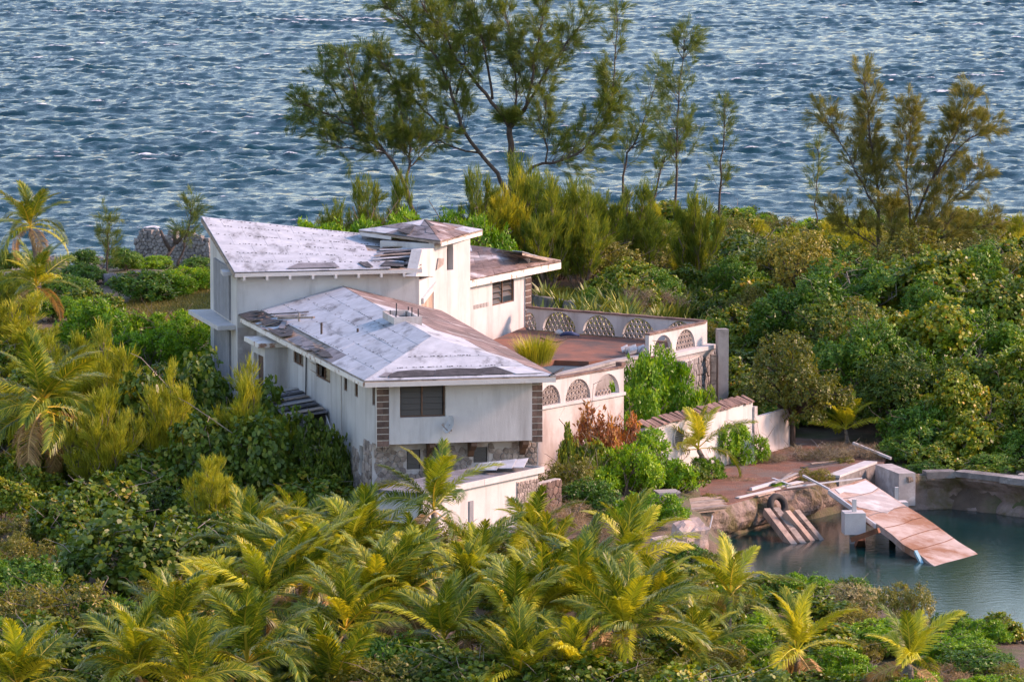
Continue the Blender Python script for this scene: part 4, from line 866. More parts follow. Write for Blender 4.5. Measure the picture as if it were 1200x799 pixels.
for k in range(5):
    v = (.14, .37, .52, .66, .80)[k]; pts_ = [pt(u, v + jr.uniform(-.012, .012)) + up_n * .026 for u in (.02, .25, .5, .75, .98)]
    for p_, q_ in zip(pts_[:-1], pts_[1:]): MB().bar(p_, q_, .035, .012).build('crack', 'rust' if k > 1 else 'felt_grey', ramp_o)
for u in (.006,): MB().bar(pt(u, 0) + Vector((-.05, -.1, -.1)), pt(u, .45) + Vector((-.05, -.1, -.1)), .07, .2).build('edge_rail', 'metal', ramp_o)
MB().bar(P(1073, 646, .35), P(1082, 664, -.15), .14).build('blue_pipe', rough_mat('pale_blue_paint', (.22, .42, .50), (.32, .52, .58), 2.0), ramp_o)
bx = P(990, 624, .55); blk = thing('mooring_block', 'white concrete block with a short post beside the tilted slab', 'block', (bx.x, bx.y, -1.2))
MB().box((bx.x, bx.y, .45), (.92, .1, 0), (-.1, .95, 0), UP * .95).build('block', 'conc_white', blk); MB().box((bx.x + .36, bx.y + .4, 1.402), (.17, .02, 0), (-.02, .17, 0), UP * .55).build('post', 'paint_white', blk); MB().box((bx.x + .25, bx.y + .35, -1.2), (.4, 0, 0), (0, .4, 0), UP * 1.645).build('pile', 'conc', blk)
b2 = P(1049, 588, .9); blk = thing('mooring_block', 'small white post and cap behind the tilted slab in the cove', 'block', (b2.x, b2.y, -1.2))
MB().box((b2.x - .15, b2.y, .6), (.75, .1, 0), (-.1, .6, 0), UP * .28).build('block', 'conc_white', blk); MB().box((b2.x, b2.y + .2, .882), (.16, 0, 0), (0, .16, 0), UP * .65).build('post', 'paint_white', blk); MB().box((b2.x, b2.y + .15, -1.2), (.3, 0, 0), (0, .3, 0), UP * 1.795).build('pile', 'conc', blk)
fr2 = thing('steel_frame', 'rusty steel support frame standing in the water under the slab', 'frame', P(1010, 640, 0))
for a_, b_, w_ in (((998, 632, .45), (1030, 621, .95), .22), ((1001, 650, -.6), (1009, 630, .5), .26), ((1013, 650, -.6), (1011, 630, .5), .18), ((1045, 642, -.8), (1046, 622, .5), .28)): MB().bar(P(*a_), P(*b_), w_).build('beam', 'rust', fr2)
# tyre hanging on the dock face and the pair of skid beams
tcn = P(910, 592, .95) + Vector((0, -.9, .12)); ax = Vector((.62, -.72, .30)).normalized(); sx = ax.cross(UP).normalized(); sy = sx.cross(ax); mb = MB(); nr, ns = 20, 8
for i in range(nr):
    t = 2 * math.pi * i / nr; c_ = sx * math.cos(t) + sy * math.sin(t)
    for j in range(ns): s_ = 2 * math.pi * j / ns; mb.v.append(tuple(tcn + c_ * (.42 + .15 * math.cos(s_)) + ax * (.17 * math.sin(s_))))
for i in range(nr):
    for j in range(ns): mb.f.append((i * ns + j, i * ns + (j + 1) % ns, ((i + 1) % nr) * ns + (j + 1) % ns, ((i + 1) % nr) * ns + j))
tag(mb.build('tyre', 'rubber', None, True), 'old black tyre hanging against the dock rock above the skid beams', 'tyre')
for k, (a_, b_, lab) in enumerate((((898, 599, 1.05), (930, 641, -.15), 'left double timber skid leaning from the dock into the water'), ((921, 601, 1.05), (951, 637, -.15), 'right double timber skid leaning from the dock below the tyre'))):
    sk = thing('timber_skid', lab, 'timber', P(*b_), 'timber skids on the dock face')
    for j in range(2):
        off = Vector((.42 * j, .25 * j, 0)); MB().bar(P(*a_) + off, P(*b_) + off, .30, .34).build('beam', 'old_wood' if j else 'tan_wood', sk)
# boards and pipes lying on the dock
for k, (a_, b_, w_, h_, mt, nm, lab) in enumerate((
    ((880, 573, 1.56), (922, 561, 1.60), .13, .13, 'metal', 'pipe', 'grey metal pipe lying on the dock by the board pile'),
    ((864, 583, 1.535), (913, 572, 1.56), .22, .05, 'paint_white', 'board', 'long white board lying along the dock edge'),
    ((887, 581, 1.55), (906, 576, 1.57), .16, .06, 'tan_wood', 'board', 'short tan board at the dock edge'),
    ((907, 566, 1.64), (934, 554, 1.80), .17, .04, 'conc', 'board', 'pale board propped on top of the dock pile'),
    ((905, 560, 1.68), (925, 567, 1.64), .12, .04, 'metal', 'board', 'pale grey board crossing the dock pile'),
    ((919, 565, 1.63), (938, 556, 1.66), .14, .05, 'tan_wood', 'board', 'weathered tan board on the right of the dock pile'),
    ((912, 570, 1.55), (938, 564, 1.56), .34, .04, 'paint_white', 'board', 'wide white board at the bottom of the dock pile'),
    ((915, 563, 1.60), (928, 553, 1.72), .10, .04, 'old_wood', 'board', 'narrow grey batten sticking up from the dock pile'),
    ((896, 575, 1.545), (918, 569, 1.56), .12, .04, 'old_wood', 'board', 'narrow weathered batten in front of the dock pile'),
    ((922, 571, 1.60), (1010, 560, 1.68), .06, .06, 'metal', 'rail', 'long bent metal rail running along the dock to the slab'),
    ((941, 557, 1.95), (992, 584, 1.4), .08, .08, 'metal', 'rail', 'grey metal rail slanting over the slab edge'),
    ((940, 548, 1.53), (985, 541, 1.53), .25, .05, 'felt', 'board', 'dark flat board lying at the back of the dock'),
    ((950, 543, 1.56), (1000, 538, 1.56), .18, .05, 'old_wood', 'board', 'grey flat board at the back of the dock under the trees'),
    ((1000, 519, 2.1), (1044, 537, 1.66), .11, .11, 'paint_white', 'pole', 'white pole leaning down the bank behind the dock'))):
    o = MB().bar(P(*a_), P(*b_), w_, h_).build(nm, mt, None); tag(o, lab, nm)
# collapsed wooden landing at the left end of the dock, with the broken concrete chunk
ld = thing('landing', 'collapsed wooden landing with rusty sheet at the end of the dock', 'landing', P(830, 610, .2))
for k in range(4):
    a_ = P(798 - 2 * k, 598 - k * 3.2, 1.66); b_ = P(850 - 3 * k, 592 - k * 3.4, 1.66); MB().bar(a_, b_, .58, .06).build('plank', ('old_wood', 'tan_wood')[k % 2], ld)
MB().bar(P(798, 601, 1.58), P(850, 595, 1.58), .10, .16).build('edge_beam', 'tan_wood', ld)
MB().bar(P(805, 603, 1.5), P(805, 622, .6), .1).build('post', 'brown_wood', ld); MB().bar(P(843, 597, 1.4), P(824, 624, .4), .22, .05).build('brace', 'metal', ld); MB().bar(P(835, 604, 1.3), P(824, 655, -.3), .05).build('brace', 'metal', ld)
MB().slab([P(806, 606, 1.0), P(838, 603, .95), P(830, 622, .45), P(808, 620, .5)], (0, .05, -.05)).build('rusty_sheet', 'rust', ld)
for k, (px, py, sx_, sy_, sz_, rz, lab) in enumerate(((806, 648, 1.15, 1.3, 1.25, .35, 'large broken concrete chunk tipped at the foot of the landing'), (782, 655, .7, 1.6, .8, .6, 'flat pale concrete fragment beside the tipped chunk'))):
    p = G(px, py); p.z += .25; rng = random.Random(40 + k); cs, sn = math.cos(rz), math.sin(rz); mb = MB()
    e1 = Vector((cs * sx_, sn * sx_, .12)); e2 = Vector((-sn * sy_, cs * sy_, .3)); e3 = Vector((.12, -.05, sz_)); o_ = p - e1 / 2 - e2 / 2 - UP * .35; n = 6
    for ax_, (q1_, q2_, q3_) in enumerate(((e1, e2, e3), (e2, e3, e1), (e3, e1, e2))):
        for s_ in (0, 1):
            for i_ in range(n):
                for j_ in range(n):
                    quad = []
                    for di, dj in ((0, 0), (1, 0), (1, 1), (0, 1)):
                        v = o_ + q1_ * ((i_ + di) / n) + q2_ * ((j_ + dj) / n) + q3_ * s_; nz = noise.noise(v * 2.1 + Vector((k, 0, 0))) * .16 + noise.noise(v * 5.0) * .07; quad.append(v + (v - (o_ + (e1 + e2 + e3) / 2)).normalized() * nz)
                    mb.face(quad)
    tag(mb.build('concrete_chunk', 'conc_pink', None), lab, 'concrete')

# small concrete platform with scraps on the near shore, rubble on the right bank
p = P(1008, 712, .75); pf = thing('platform', 'small pale concrete platform with scraps on the near cove shore', 'platform', (p.x, p.y, .2))
MB().box((p.x - .9, p.y - .4, .1), (2.1, .3, 0), (-.2, 1.3, 0), UP * .65).build('base', 'conc_white', pf)
for k, (x, y, mt) in enumerate(((-.7, 0, 'paint_white'), (-.2, .3, 'old_wood'), (.3, .1, 'paint_white'), (.7, .5, 'rust'), (.1, .7, 'conc'))): MB().box((p.x + x, p.y + y, .753), (.3, .12, .03), (-.1, .3, 0), UP * (.08 + .05 * (k % 3))).build('scrap', mt, pf)
for k, (px, py) in enumerate(((925, 684), (984, 690))):
    q_ = P(px, py, .6); tag(MB().box((q_.x, q_.y, -.3), (.14, 0, 0), (0, .14, 0), UP * 1.25).build('marker_post', 'paint_white', None), ('short white post in the bushes left of the silver shrub', 'short white post just beside the silver shrub')[k], 'post', 'white posts on the near shore')
rb_ = random.Random(61)
for k in range(26):
    px = rb_.uniform(1150, 1260); py = rb_.uniform(540, 559) + (px - 1150) * .1; q_ = P(px, py, 1.6) + Vector((0, rb_.uniform(.9, 3.5), 0)); q_.z = ground(q_.x, q_.y); s_ = rb_.uniform(.15, .42); mb = MB()
    mb.tube([q_ - UP * .15, q_ + UP * s_ * .3, q_ + UP * s_ * .75], [s_ * .9, s_, s_ * .4], 6); mb.v = [tuple(Vector(v) + Vector((rb_.uniform(-.3, .3), rb_.uniform(-.3, .3), rb_.uniform(-.15, .15))) * s_) for v in mb.v]
    tag(mb.build('rubble_stone', 'stone_grey', None), 'pale rubble stone on the bank behind the concrete rim', 'stone', 'rubble on the right bank')

# rows of nail heads and lap marks on the white roofs, too small to pick apart
def nail_rows(roof, quad, rows, n, seed, u0=.02, u1=.98):
    rng = random.Random(seed); mb = MB(); a, bb, c, e = map(Vector, quad); nn = (bb - a).cross(e - a).normalized(); nn = nn if nn.z > 0 else -nn
    for v in rows:
        for i in range(n):
            if rng.random() < .45: continue
            u = u0 + (u1 - u0) * (i + rng.uniform(-.3, .3)) / n; p = ptq((a, bb, c, e), u, v + rng.uniform(-.006, .006)) + nn * .046; t_ = (bb - a).normalized() * rng.uniform(.015, .05); s_ = nn.cross(t_).normalized() * rng.uniform(.015, .035)
            mb.slab([p - t_ - s_, p + t_ - s_, p + t_ + s_, p - t_ + s_], nn * .012)
    tag(mb.build('nail_marks', 'felt', roof), kind='stuff')
nail_rows(mr, qM, [j / 6 + .02 for j in range(1, 6)] + [.97], 70, 1); nail_rows(rf, qF, (.27, .52), 40, 2, .1, .9); nail_rows(rf, qL, (.22, .41, .62, .8), 46, 3)
# ------------------------------------------------------------------ vegetation: shared meshes
def unitv(a): return a / np.maximum(1e-9, np.linalg.norm(a, axis=-1, keepdims=True))
def perp(d, rng):
    r = rng.normal(size=d.shape); r -= (r * d).sum(-1, keepdims=True) * d; return unitv(r)
def crown_tips(rng, rx, rz, nl, n, z0=.0, lob=(.34, .52)):
    """twig ends on an uneven crown of overlapping lobes with gaps; returns points, outward directions, lobe centres"""
    C = []; r = []
    for i in range(nl):
        a = 2.399 * i + rng.uniform(-.9, .9); rad = math.sqrt((i + .5) / nl) * rng.uniform(.55, .98); h = math.sqrt(max(.05, 1.05 - rad * rad))
        C.append((rad * math.cos(a), rad * math.sin(a), .12 + h * rng.uniform(.15, .92))); r.append(rng.uniform(lob[0] * .6, lob[1]))
    C = np.array(C); r = np.array(r); w = r ** 2 / (r ** 2).sum(); P_ = []; D_ = []; k1 = rng.normal(size=(4, 3)) * 5.0; ph = rng.uniform(0, 6.28, 4)
    for i in range(nl):
        d = unitv(rng.normal(size=(int(n * 4.2 * w[i]) + 4, 3))); d = d[d[:, 2] > -.6]; p = C[i] + d * r[i] * rng.uniform(.66, 1.08, (len(d), 1)) * (1 + .22 * np.sin(d @ k1[0] + ph[0] + i)[:, None]); ok = p[:, 2] > .02
        for j in range(nl):
            if j != i: ok &= np.linalg.norm(p - C[j], axis=1) > r[j] * .80
        ok &= (np.sin(p @ k1[1] + ph[1]) + np.sin(p @ k1[2] + ph[2]) + np.sin(p @ k1[3] * .6 + ph[3])) > -1.25
        P_.append(p[ok]); D_.append(d[ok])
    p = np.vstack(P_); d = np.vstack(D_); k = rng.permutation(len(p))[:n]; p, d = p[k], d[k]
    zs = p[:, 2].max(); f = np.array([rx, rx, (rz - z0) / zs]); o = np.array([0, 0, z0]); return p * f + o, unitv(d * np.array([1, 1, .8]) + np.array([0, 0, .25])), C * f + o
def leaves(rng, tips, dirs, k, L, W, shape, spread=(35, 95), jit=.0, vbias=0.0):
    n = len(tips) * k; t = np.repeat(tips, k, 0); d = np.repeat(dirs, k, 0); s = perp(d, rng); al = np.radians(rng.uniform(spread[0], spread[1], (n, 1)))
    ax = unitv(d * np.cos(al) + s * np.sin(al)); nr = unitv(d - (d * ax).sum(-1, keepdims=True) * ax + rng.normal(size=(n, 3)) * .35); sd = unitv(np.cross(ax, nr)); nr = np.cross(sd, ax)
    l = L * rng.uniform(.7, 1.25, (n, 1)); w = W * rng.uniform(.75, 1.2, (n, 1)); b = t + rng.normal(size=(n, 3)) * jit + ax * l * .12
    if shape == 'round': V = [b + ax * l * (.5 - .5 * math.cos(a)) + sd * w * .5 * math.sin(a) + nr * l * .10 * abs(math.sin(a)) for a in (0, 1.05, 2.09, 3.14, 4.19, 5.24)]
    else: V = [b, b + ax * l * .45 + sd * w * .5 + nr * l * .07, b + ax * l - nr * l * .08, b + ax * l * .45 - sd * w * .5 + nr * l * .07]
    V = np.stack(V, 1).reshape(-1, 3); clump = np.repeat(rng.uniform(0, 1, len(tips)), k); var = np.clip(.55 * clump + .45 * rng.uniform(0, 1, n) + vbias, 0, 1)
    return V, (6 if shape == 'round' else 4), var
def stems(rng, C, base_r, rz, z0, mat, trunk=False, name='stem'):
    mb = MB(); fork = z0 + .12 * rz if trunk else .1
    if trunk: mb.tube([(0, 0, -.4), (.06, .03, fork * .5), (.02, -.05, fork)], [base_r, base_r * .8, base_r * .62], 7)
    for c in C:
        e = Vector(c); b0 = Vector((rng.uniform(-.15, .15), rng.uniform(-.15, .15), fork - .15 if trunk else -.3)); md = b0.lerp(e, .5) + Vector((rng.uniform(-.2, .2), rng.uniform(-.2, .2), rng.uniform(-.05, .2)))
        mb.tube([b0, md, e], [base_r * .5, base_r * .3, base_r * .12], 5)
        for q in range(4):
            f = md.lerp(e, rng.uniform(.2, .9)); g = f + Vector((rng.uniform(-.5, .5), rng.uniform(-.5, .5), rng.uniform(.05, .55))); mb.tube([f, g], [base_r * .16, base_r * .05], 4)
    for q in range(26):
        e = Vector(C[rng.integers(0, len(C))]); g = e + Vector((rng.normal() * .5, rng.normal() * .5, rng.uniform(.0, .75))) * (1.0 + .12 * rz); h = g + Vector((rng.normal() * .22, rng.normal() * .22, rng.uniform(.0, .3)))
        mb.tube([e, g, h], [.016, .011, .005], 3, False)
    return mb.mesh(name, mat, smooth=True)
KIND = {}
def make_kind(key, n_var, leafmat, rx, rz, nl, tips, k, L, W, shape, z0=0.0, spread=(35, 95), bark='bark', br=.07, trunk=False, lob=(.34, .52), vb=0.0):
    out = []
    for v in range(n_var):
        rng = np.random.default_rng(abs(hash(key)) % 1000 * 0 + sum(map(ord, key)) * 31 + v); p, d, C = crown_tips(rng, rx, rz, nl, tips, z0, lob)
        V, npf, var = leaves(rng, p, d, k, L, W, shape, spread, L * .25, vb)
        out.append((npmesh(key + '_crown', V, npf, var, LG[leafmat]), stems(rng, C, br, rz, z0, bark, trunk)))
    KIND[key] = (out, trunk)
make_kind('grape', 5, 'grape', 1.7, 2.3, 12, 900, 6, .165, .165, 'round', br=.07, bark='bark_grey')
make_kind('grape_dark', 4, 'grape_dark', 1.8, 2.4, 13, 1000, 6, .15, .15, 'round', bark='bark_grey')
make_kind('scaevola', 4, 'scaevola', 1.7, 1.8, 16, 1150, 9, .15, .06, 'kite', spread=(30, 85), lob=(.30, .42))
make_kind('olive', 3, 'olive', 1.6, 2.1, 12, 950, 7, .125, .052, 'kite')
make_kind('silver', 2, 'silver', 1.4, 1.5, 10, 620, 7, .12, .05, 'kite')
make_kind('broad', 3, 'broad', 1.7, 2.3, 12, 950, 7, .18, .085, 'kite')
make_kind('red', 2, 'red', 1.2, 1.7, 9, 380, 6, .2, .08, 'kite')
make_kind('dry', 2, 'dry', 1.3, 1.1, 8, 420, 8, .34, .012, 'kite', bark='bark_grey')
make_kind('tree_broad', 4, 'broad', 2.5, 5.4, 19, 2100, 7, .20, .10, 'kite', z0=1.3, br=.17, trunk=True, bark='bark_grey', lob=(.26, .42))
make_kind('tree_grape', 4, 'grape', 2.5, 5.4, 19, 1900, 6, .18, .18, 'round', z0=1.2, br=.16, trunk=True, bark='bark_grey', lob=(.26, .42))
make_kind('tree_olive', 2, 'olive', 2.6, 5.2, 20, 1500, 6, .15, .09, 'kite', z0=1.1, br=.15, trunk=True, bark='bark_dark', lob=(.2, .36))
make_kind('tree_dark', 3, 'grape_dark', 2.5, 5.4, 19, 2100, 7, .17, .12, 'kite', z0=1.3, br=.17, trunk=True, bark='bark_dark', lob=(.26, .42))
def needles(rng, pts, dirs, per, L, w, spread, grav):
    n = len(pts) * per; b = np.repeat(pts, per, 0) + rng.normal(size=(n, 3)) * .05; d = unitv(np.repeat(dirs, per, 0) + rng.normal(size=(n, 3)) * spread + np.array([0, 0, grav]))
    l = rng.uniform(L[0], L[1], (n, 1)); s = perp(d, rng) * w; m = b + d * l * .55; e = b + d * l + np.array([0, 0, -.10]) * l
    V = np.stack([b - s * .5, m - s * .6, e, m + s * .6], 1).reshape(-1, 3); clump = np.repeat(rng.uniform(0, 1, len(pts)), per)
    return V, np.clip(.5 * clump + .5 * rng.uniform(0, 1, n), 0, 1)
def limb_tufts(rng, mb, limbs, dens, side_len, up=.35, start=.2, tw=.012, twl=(.3, .7), tpm=3.2):
    """side branches and twigs along each limb; returns tuft points and directions"""
    T = []; D = []
    for pts, r0, r1, *o in limbs:
        pts = [Vector(p) for p in pts]; st = o[0] if o else start; L = sum((b - a).length for a, b in zip(pts[:-1], pts[1:]))
        sm = []
        for i in range(len(pts) - 1):
            p0, p1, p2, p3 = pts[max(i - 1, 0)], pts[i], pts[i + 1], pts[min(i + 2, len(pts) - 1)]
            for q in range(4):
                t = q / 4; sm.append(.5 * ((2 * p1) + (p2 - p0) * t + (2 * p0 - 5 * p1 + 4 * p2 - p3) * t * t + (3 * p1 - p0 - 3 * p2 + p3) * t ** 3))
        sm.append(pts[-1]); n = len(sm); sm = [p if i in (0, n - 1) else p + Vector(rng.normal(size=3)) * .05 for i, p in enumerate(sm)]; mb.tube(sm, [r0 + (r1 - r0) * i / (n - 1) for i in range(n)], 6)
        for q in range(int(L * dens)):
            s = rng.uniform(st, 1.0); i = min(n - 2, int(s * (n - 1))); p = sm[i].lerp(sm[i + 1], s * (n - 1) - i); d = (sm[i + 1] - sm[i]).normalized()
            sl = side_len * (1.2 - .8 * s) * rng.uniform(.35, 1.4); rd = Vector(rng.normal(size=3)); rd = (rd - d * rd.dot(d)).normalized(); v = (d * .6 + rd * .7 + Vector((0, 0, up))).normalized(); e = p + v * sl * .55; g = e + (v + Vector((0, 0, .25)) + d * .3).normalized() * sl * .45
            mb.tube([p, e, g], [tw * 1.6, tw, tw * .5], 3, False)
            for f in rng.uniform(.3, 1, max(2, int(sl * tpm))):
                pt_ = p.lerp(e, f / .55) if f < .55 else e.lerp(g, (f - .55) / .45); r2 = Vector(rng.normal(size=3)); w = (v * .8 + r2 * .45 + Vector((0, 0, up * .6))).normalized(); tl = rng.uniform(*twl)
                for h in (.35, .6, .8, 1.0): T.append(tuple(pt_ + w * tl * h)); D.append(tuple(w))
        for f in np.linspace(.8, 1, 5): i = int(f * (n - 1)); T.append(tuple(sm[i])); D.append(tuple((sm[min(i + 1, n - 1)] - sm[max(i - 1, 0)]).normalized()))
    return np.array(T), np.array(D)
def casuarina(label, limbs, base, seed, mat='needle', dens=2.6, side=1.5, per=16, L=(.22, .55), w=.018, group='tall casuarina trees on the shore', up=.35, cat='tree', start=.2, grav=-.05):
    rng = np.random.default_rng(seed); root = thing('casuarina_tree', label, cat, base, group); mb = MB(); T, D = limb_tufts(rng, mb, limbs, dens, side, up, start)
    mb.build('trunk', 'bark_dark', root, True); V, var = needles(rng, T - np.array(base), D, per, L, w, .30, grav); piece('crown', npmesh('crown', V, 4, var, LG[mat]), root)
    return root
# young feathery casuarina bushes, shared
def make_young(key, n_var, mat, seed):
    out = []
    for v in range(n_var):
        rng = np.random.default_rng(seed + v); mb = MB(); limbs = []
        for k in range(9):
            a = 2.4 * k + rng.uniform(-.4, .4); r = .25 + .10 * k; h = rng.uniform(2.4, 3.6) * (1 - .05 * k); x, y = r * math.cos(a), r * math.sin(a)
            limbs.append(([(x * .2, y * .2, 0), (x * .8, y * .8, h * .5), (x * 1.3, y * 1.3, h)], .04, .008, .12))
        T, D = limb_tufts(rng, mb, limbs, 7.0, .8, 1.0, .12, twl=(.25, .55), tpm=4.0); V, var = needles(rng, T, D, 8, (.22, .5), .018, .24, .3)
        out.append((npmesh(key + '_crown', V, 4, var, LG[mat]), mb.mesh('stem', 'bark', smooth=True)))
    KIND[key] = (out, False)
make_young('young_yellow', 4, 'needle_yellow', 70); make_young('young_green', 3, 'needle_fresh', 80)
def make_blades(key, n_var, mat, n, L, w, spread, seed, lean=.5):
    out = []
    for v in range(n_var):
        rng = np.random.default_rng(seed + v); a = rng.uniform(0, 6.283, n); r = np.sqrt(rng.uniform(0, 1, n)) * spread; b = np.stack([r * np.cos(a), r * np.sin(a), np.zeros(n)], -1)
        d = unitv(np.stack([np.cos(a) * lean * rng.uniform(.2, 1.2, n), np.sin(a) * lean * rng.uniform(.2, 1.2, n), np.ones(n)], -1)); s = np.stack([-np.sin(a), np.cos(a), np.zeros(n)], -1) * w; l = rng.uniform(L[0], L[1], (n, 1)); m = b + d * l * .6; e = m + unitv(d * np.array([1.5, 1.5, .8]) + np.array([0, 0, -.25])) * l * .4
        V = np.stack([b - s * .4, m - s * .5, e, m + s * .5], 1).reshape(-1, 3); mb = MB(); mb.tube([(0, 0, -.2), (0, 0, .12)], [.08, .05], 6)
        out.append((npmesh(key + '_leaves', V, 4, rng.uniform(0, 1, n), LG[mat]), mb.mesh('stem', 'bark')))
    KIND[key] = (out, False)
make_blades('sword', 4, 'blade', 46, (.5, 1.0), .075, .25, 200, .55); make_blades('grassy', 2, 'grassy', 900, (.6, 1.3), .03, .75, 210, .55)
PLN = {'grape': ('sea_grape_bush', 'bush'), 'grape_dark': ('sea_grape_bush', 'bush'), 'scaevola': ('rosette_bush', 'bush'), 'olive': ('olive_leaved_bush', 'bush'), 'silver': ('silver_bush', 'bush'), 'broad': ('leafy_bush', 'bush'), 'red': ('bronze_shrub', 'bush'), 'dry': ('dry_bush', 'bush'), 'tree_broad': ('broadleaf_tree', 'tree'), 'tree_grape': ('sea_grape_tree', 'tree'), 'tree_olive': ('buttonwood_tree', 'tree'), 'tree_dark': ('broadleaf_tree', 'tree'), 'young_yellow': ('casuarina_bush', 'bush'), 'young_green': ('casuarina_bush', 'bush'), 'sword': ('sword_plant', 'plant'), 'grassy': ('grassy_shrub', 'shrub')}
KH = {'grape': 2.3, 'grape_dark': 2.4, 'scaevola': 1.8, 'olive': 2.1, 'silver': 1.5, 'broad': 2.3, 'red': 1.7, 'dry': 1.1, 'tree_broad': 5.4, 'tree_grape': 5.4, 'tree_olive': 5.2, 'tree_dark': 5.4, 'young_yellow': 3.4, 'young_green': 3.4, 'sword': .9, 'grassy': 1.2}
KR = {'grape': 1.7, 'grape_dark': 1.8, 'scaevola': 1.7, 'olive': 1.6, 'silver': 1.4, 'broad': 1.7, 'red': 1.2, 'dry': 1.3, 'tree_broad': 2.5, 'tree_grape': 2.5, 'tree_olive': 2.6, 'tree_dark': 2.5, 'young_yellow': 1.5, 'young_green': 1.5, 'sword': .7, 'grassy': 1.0}
VR = random.Random(77); PLACED = []
def plant(kind, loc, h, r=None, label='', group=None, variant=None):
    vs, trunk = KIND[kind]; cm, sm = vs[variant if variant is not None else VR.randrange(len(vs))]; nm, cat = PLN[kind]; r = r or h / KH[kind] * KR[kind]
    root = thing(nm, label, cat, loc, group); root.rotation_euler = (0, 0, VR.uniform(0, 6.283)); root.scale = (r / KR[kind], r / KR[kind], h / KH[kind])
    piece('crown' if trunk else 'foliage', cm, root); piece('trunk' if trunk else 'stem', sm, root); PLACED.append((loc[0], loc[1], r)); return root
# palms: frond meshes shared, each frond a part
def frond_mesh(seed, bend, droop, mat, Lf=3.2, n=88, curl=0.0):
    rng = np.random.default_rng(seed); m = 22; pts = [np.zeros(3)]; ang = []
    for i in range(m):
        s = (i + .5) / m; a = -math.radians(bend) * s ** 1.35; ang.append(a); pts.append(pts[-1] + np.array([math.cos(a), curl * s * .5, math.sin(a)]) * Lf / m)
    pts = np.array(pts); Q = []; var = []
    for i in range(m):
        f0, f1 = .045 * (1 - i / m) + .006, .045 * (1 - (i + 1) / m) + .006; a, b = pts[i], pts[i + 1]; up = np.array([0, 0, 1.0]); sd = np.array([0, 1.0, 0])
        Q += [[a - sd * f0, b - sd * f1, b + up * f1 * .9, a + up * f0 * .9], [a + up * f0 * .9, b + up * f1 * .9, b + sd * f1, a + sd * f0], [a - sd * f0, a + sd * f0, b + sd * f1, b - sd * f1]]; var += [.97] * 3
    for sgn in (-1, 1):
        for k in range(n):
            s = .14 + .86 * (k + rng.uniform(0, .6)) / n; x = min(s, .999) * m; i = int(x); b = pts[i] * (1 - (x - i)) + pts[i + 1] * (x - i); a = ang[min(i, m - 1)]
            fw = np.array([math.cos(a), 0, math.sin(a)]); upv = np.array([-math.sin(a), 0, math.cos(a)]); l = .80 * math.sin(math.pi * (.13 + .80 * s)) ** .6 * rng.uniform(.85, 1.1); be = math.radians(68 - 42 * s + rng.uniform(-7, 7)); sdv = np.array([0, sgn, 0])
            d = fw * math.cos(be) + sdv * math.sin(be); d1 = d * .95 + upv * rng.uniform(.05, .35); d1 /= np.linalg.norm(d1); mid = b + d1 * l * .5; d2 = d + np.array([0, 0, -1.0]) * droop * rng.uniform(.5, 1.4); d2 /= np.linalg.norm(d2); tip = mid + d2 * l * .5
            wv = np.cross(d1, upv + np.array([0, 0, .3])); wv /= np.linalg.norm(wv); w = .019; v = np.clip(rng.normal(.45, .22), 0, .93)
            Q += [[b - wv * w * .6, mid - wv * w, mid + wv * w, b + wv * w * .6], [mid - wv * w, tip - wv * .004, tip + wv * .004, mid + wv * w]]; var += [v, v]
    return npmesh('frond', np.array(Q).reshape(-1, 3), 4, var, LG[mat])
FR = {'erect': [frond_mesh(300 + k, 30 + 14 * k, .45, 'palm', curl=(.12, -.18, .25)[k]) for k in range(3)], 'arch': [frond_mesh(310 + k, 70 + 12 * k, .7, 'palm', curl=(-.15, .1, .2)[k]) for k in range(3)], 'droop': [frond_mesh(320 + k, 95 + 15 * k, 1.1, 'palm') for k in range(2)], 'yellow': [frond_mesh(330 + k, 50 + 22 * k, .5, 'palm_yellow') for k in range(2)], 'dead': [frond_mesh(340, 95, 1.2, 'palm_dead')]}
SPEAR = MB().tube([(0, 0, 0), (.9, 0, .03), (1.7, .05, .02)], [.035, .03, .006], 5).mesh('spear', LG['palm_yellow'])
def trunk_mesh(h, lean, seed):
    rng = random.Random(seed); pts = []; rad = []
    for i in range(13):
        t = i / 12; pts.append((lean * t * t, .12 * math.sin(t * 3), -.4 + (h + .4) * t)); rad.append((.17 - .05 * t) * (1.12 if i % 2 else 1.0) * (1.5 if i == 0 else 1))
    return MB().tube(pts, rad, 9).mesh('trunk', 'palm_bark', smooth=True)
TR = [(h, trunk_mesh(h, .25 * (k - 2), k)) for k, h in enumerate((1.2, 2.0, 2.8, 3.6, 4.6))]
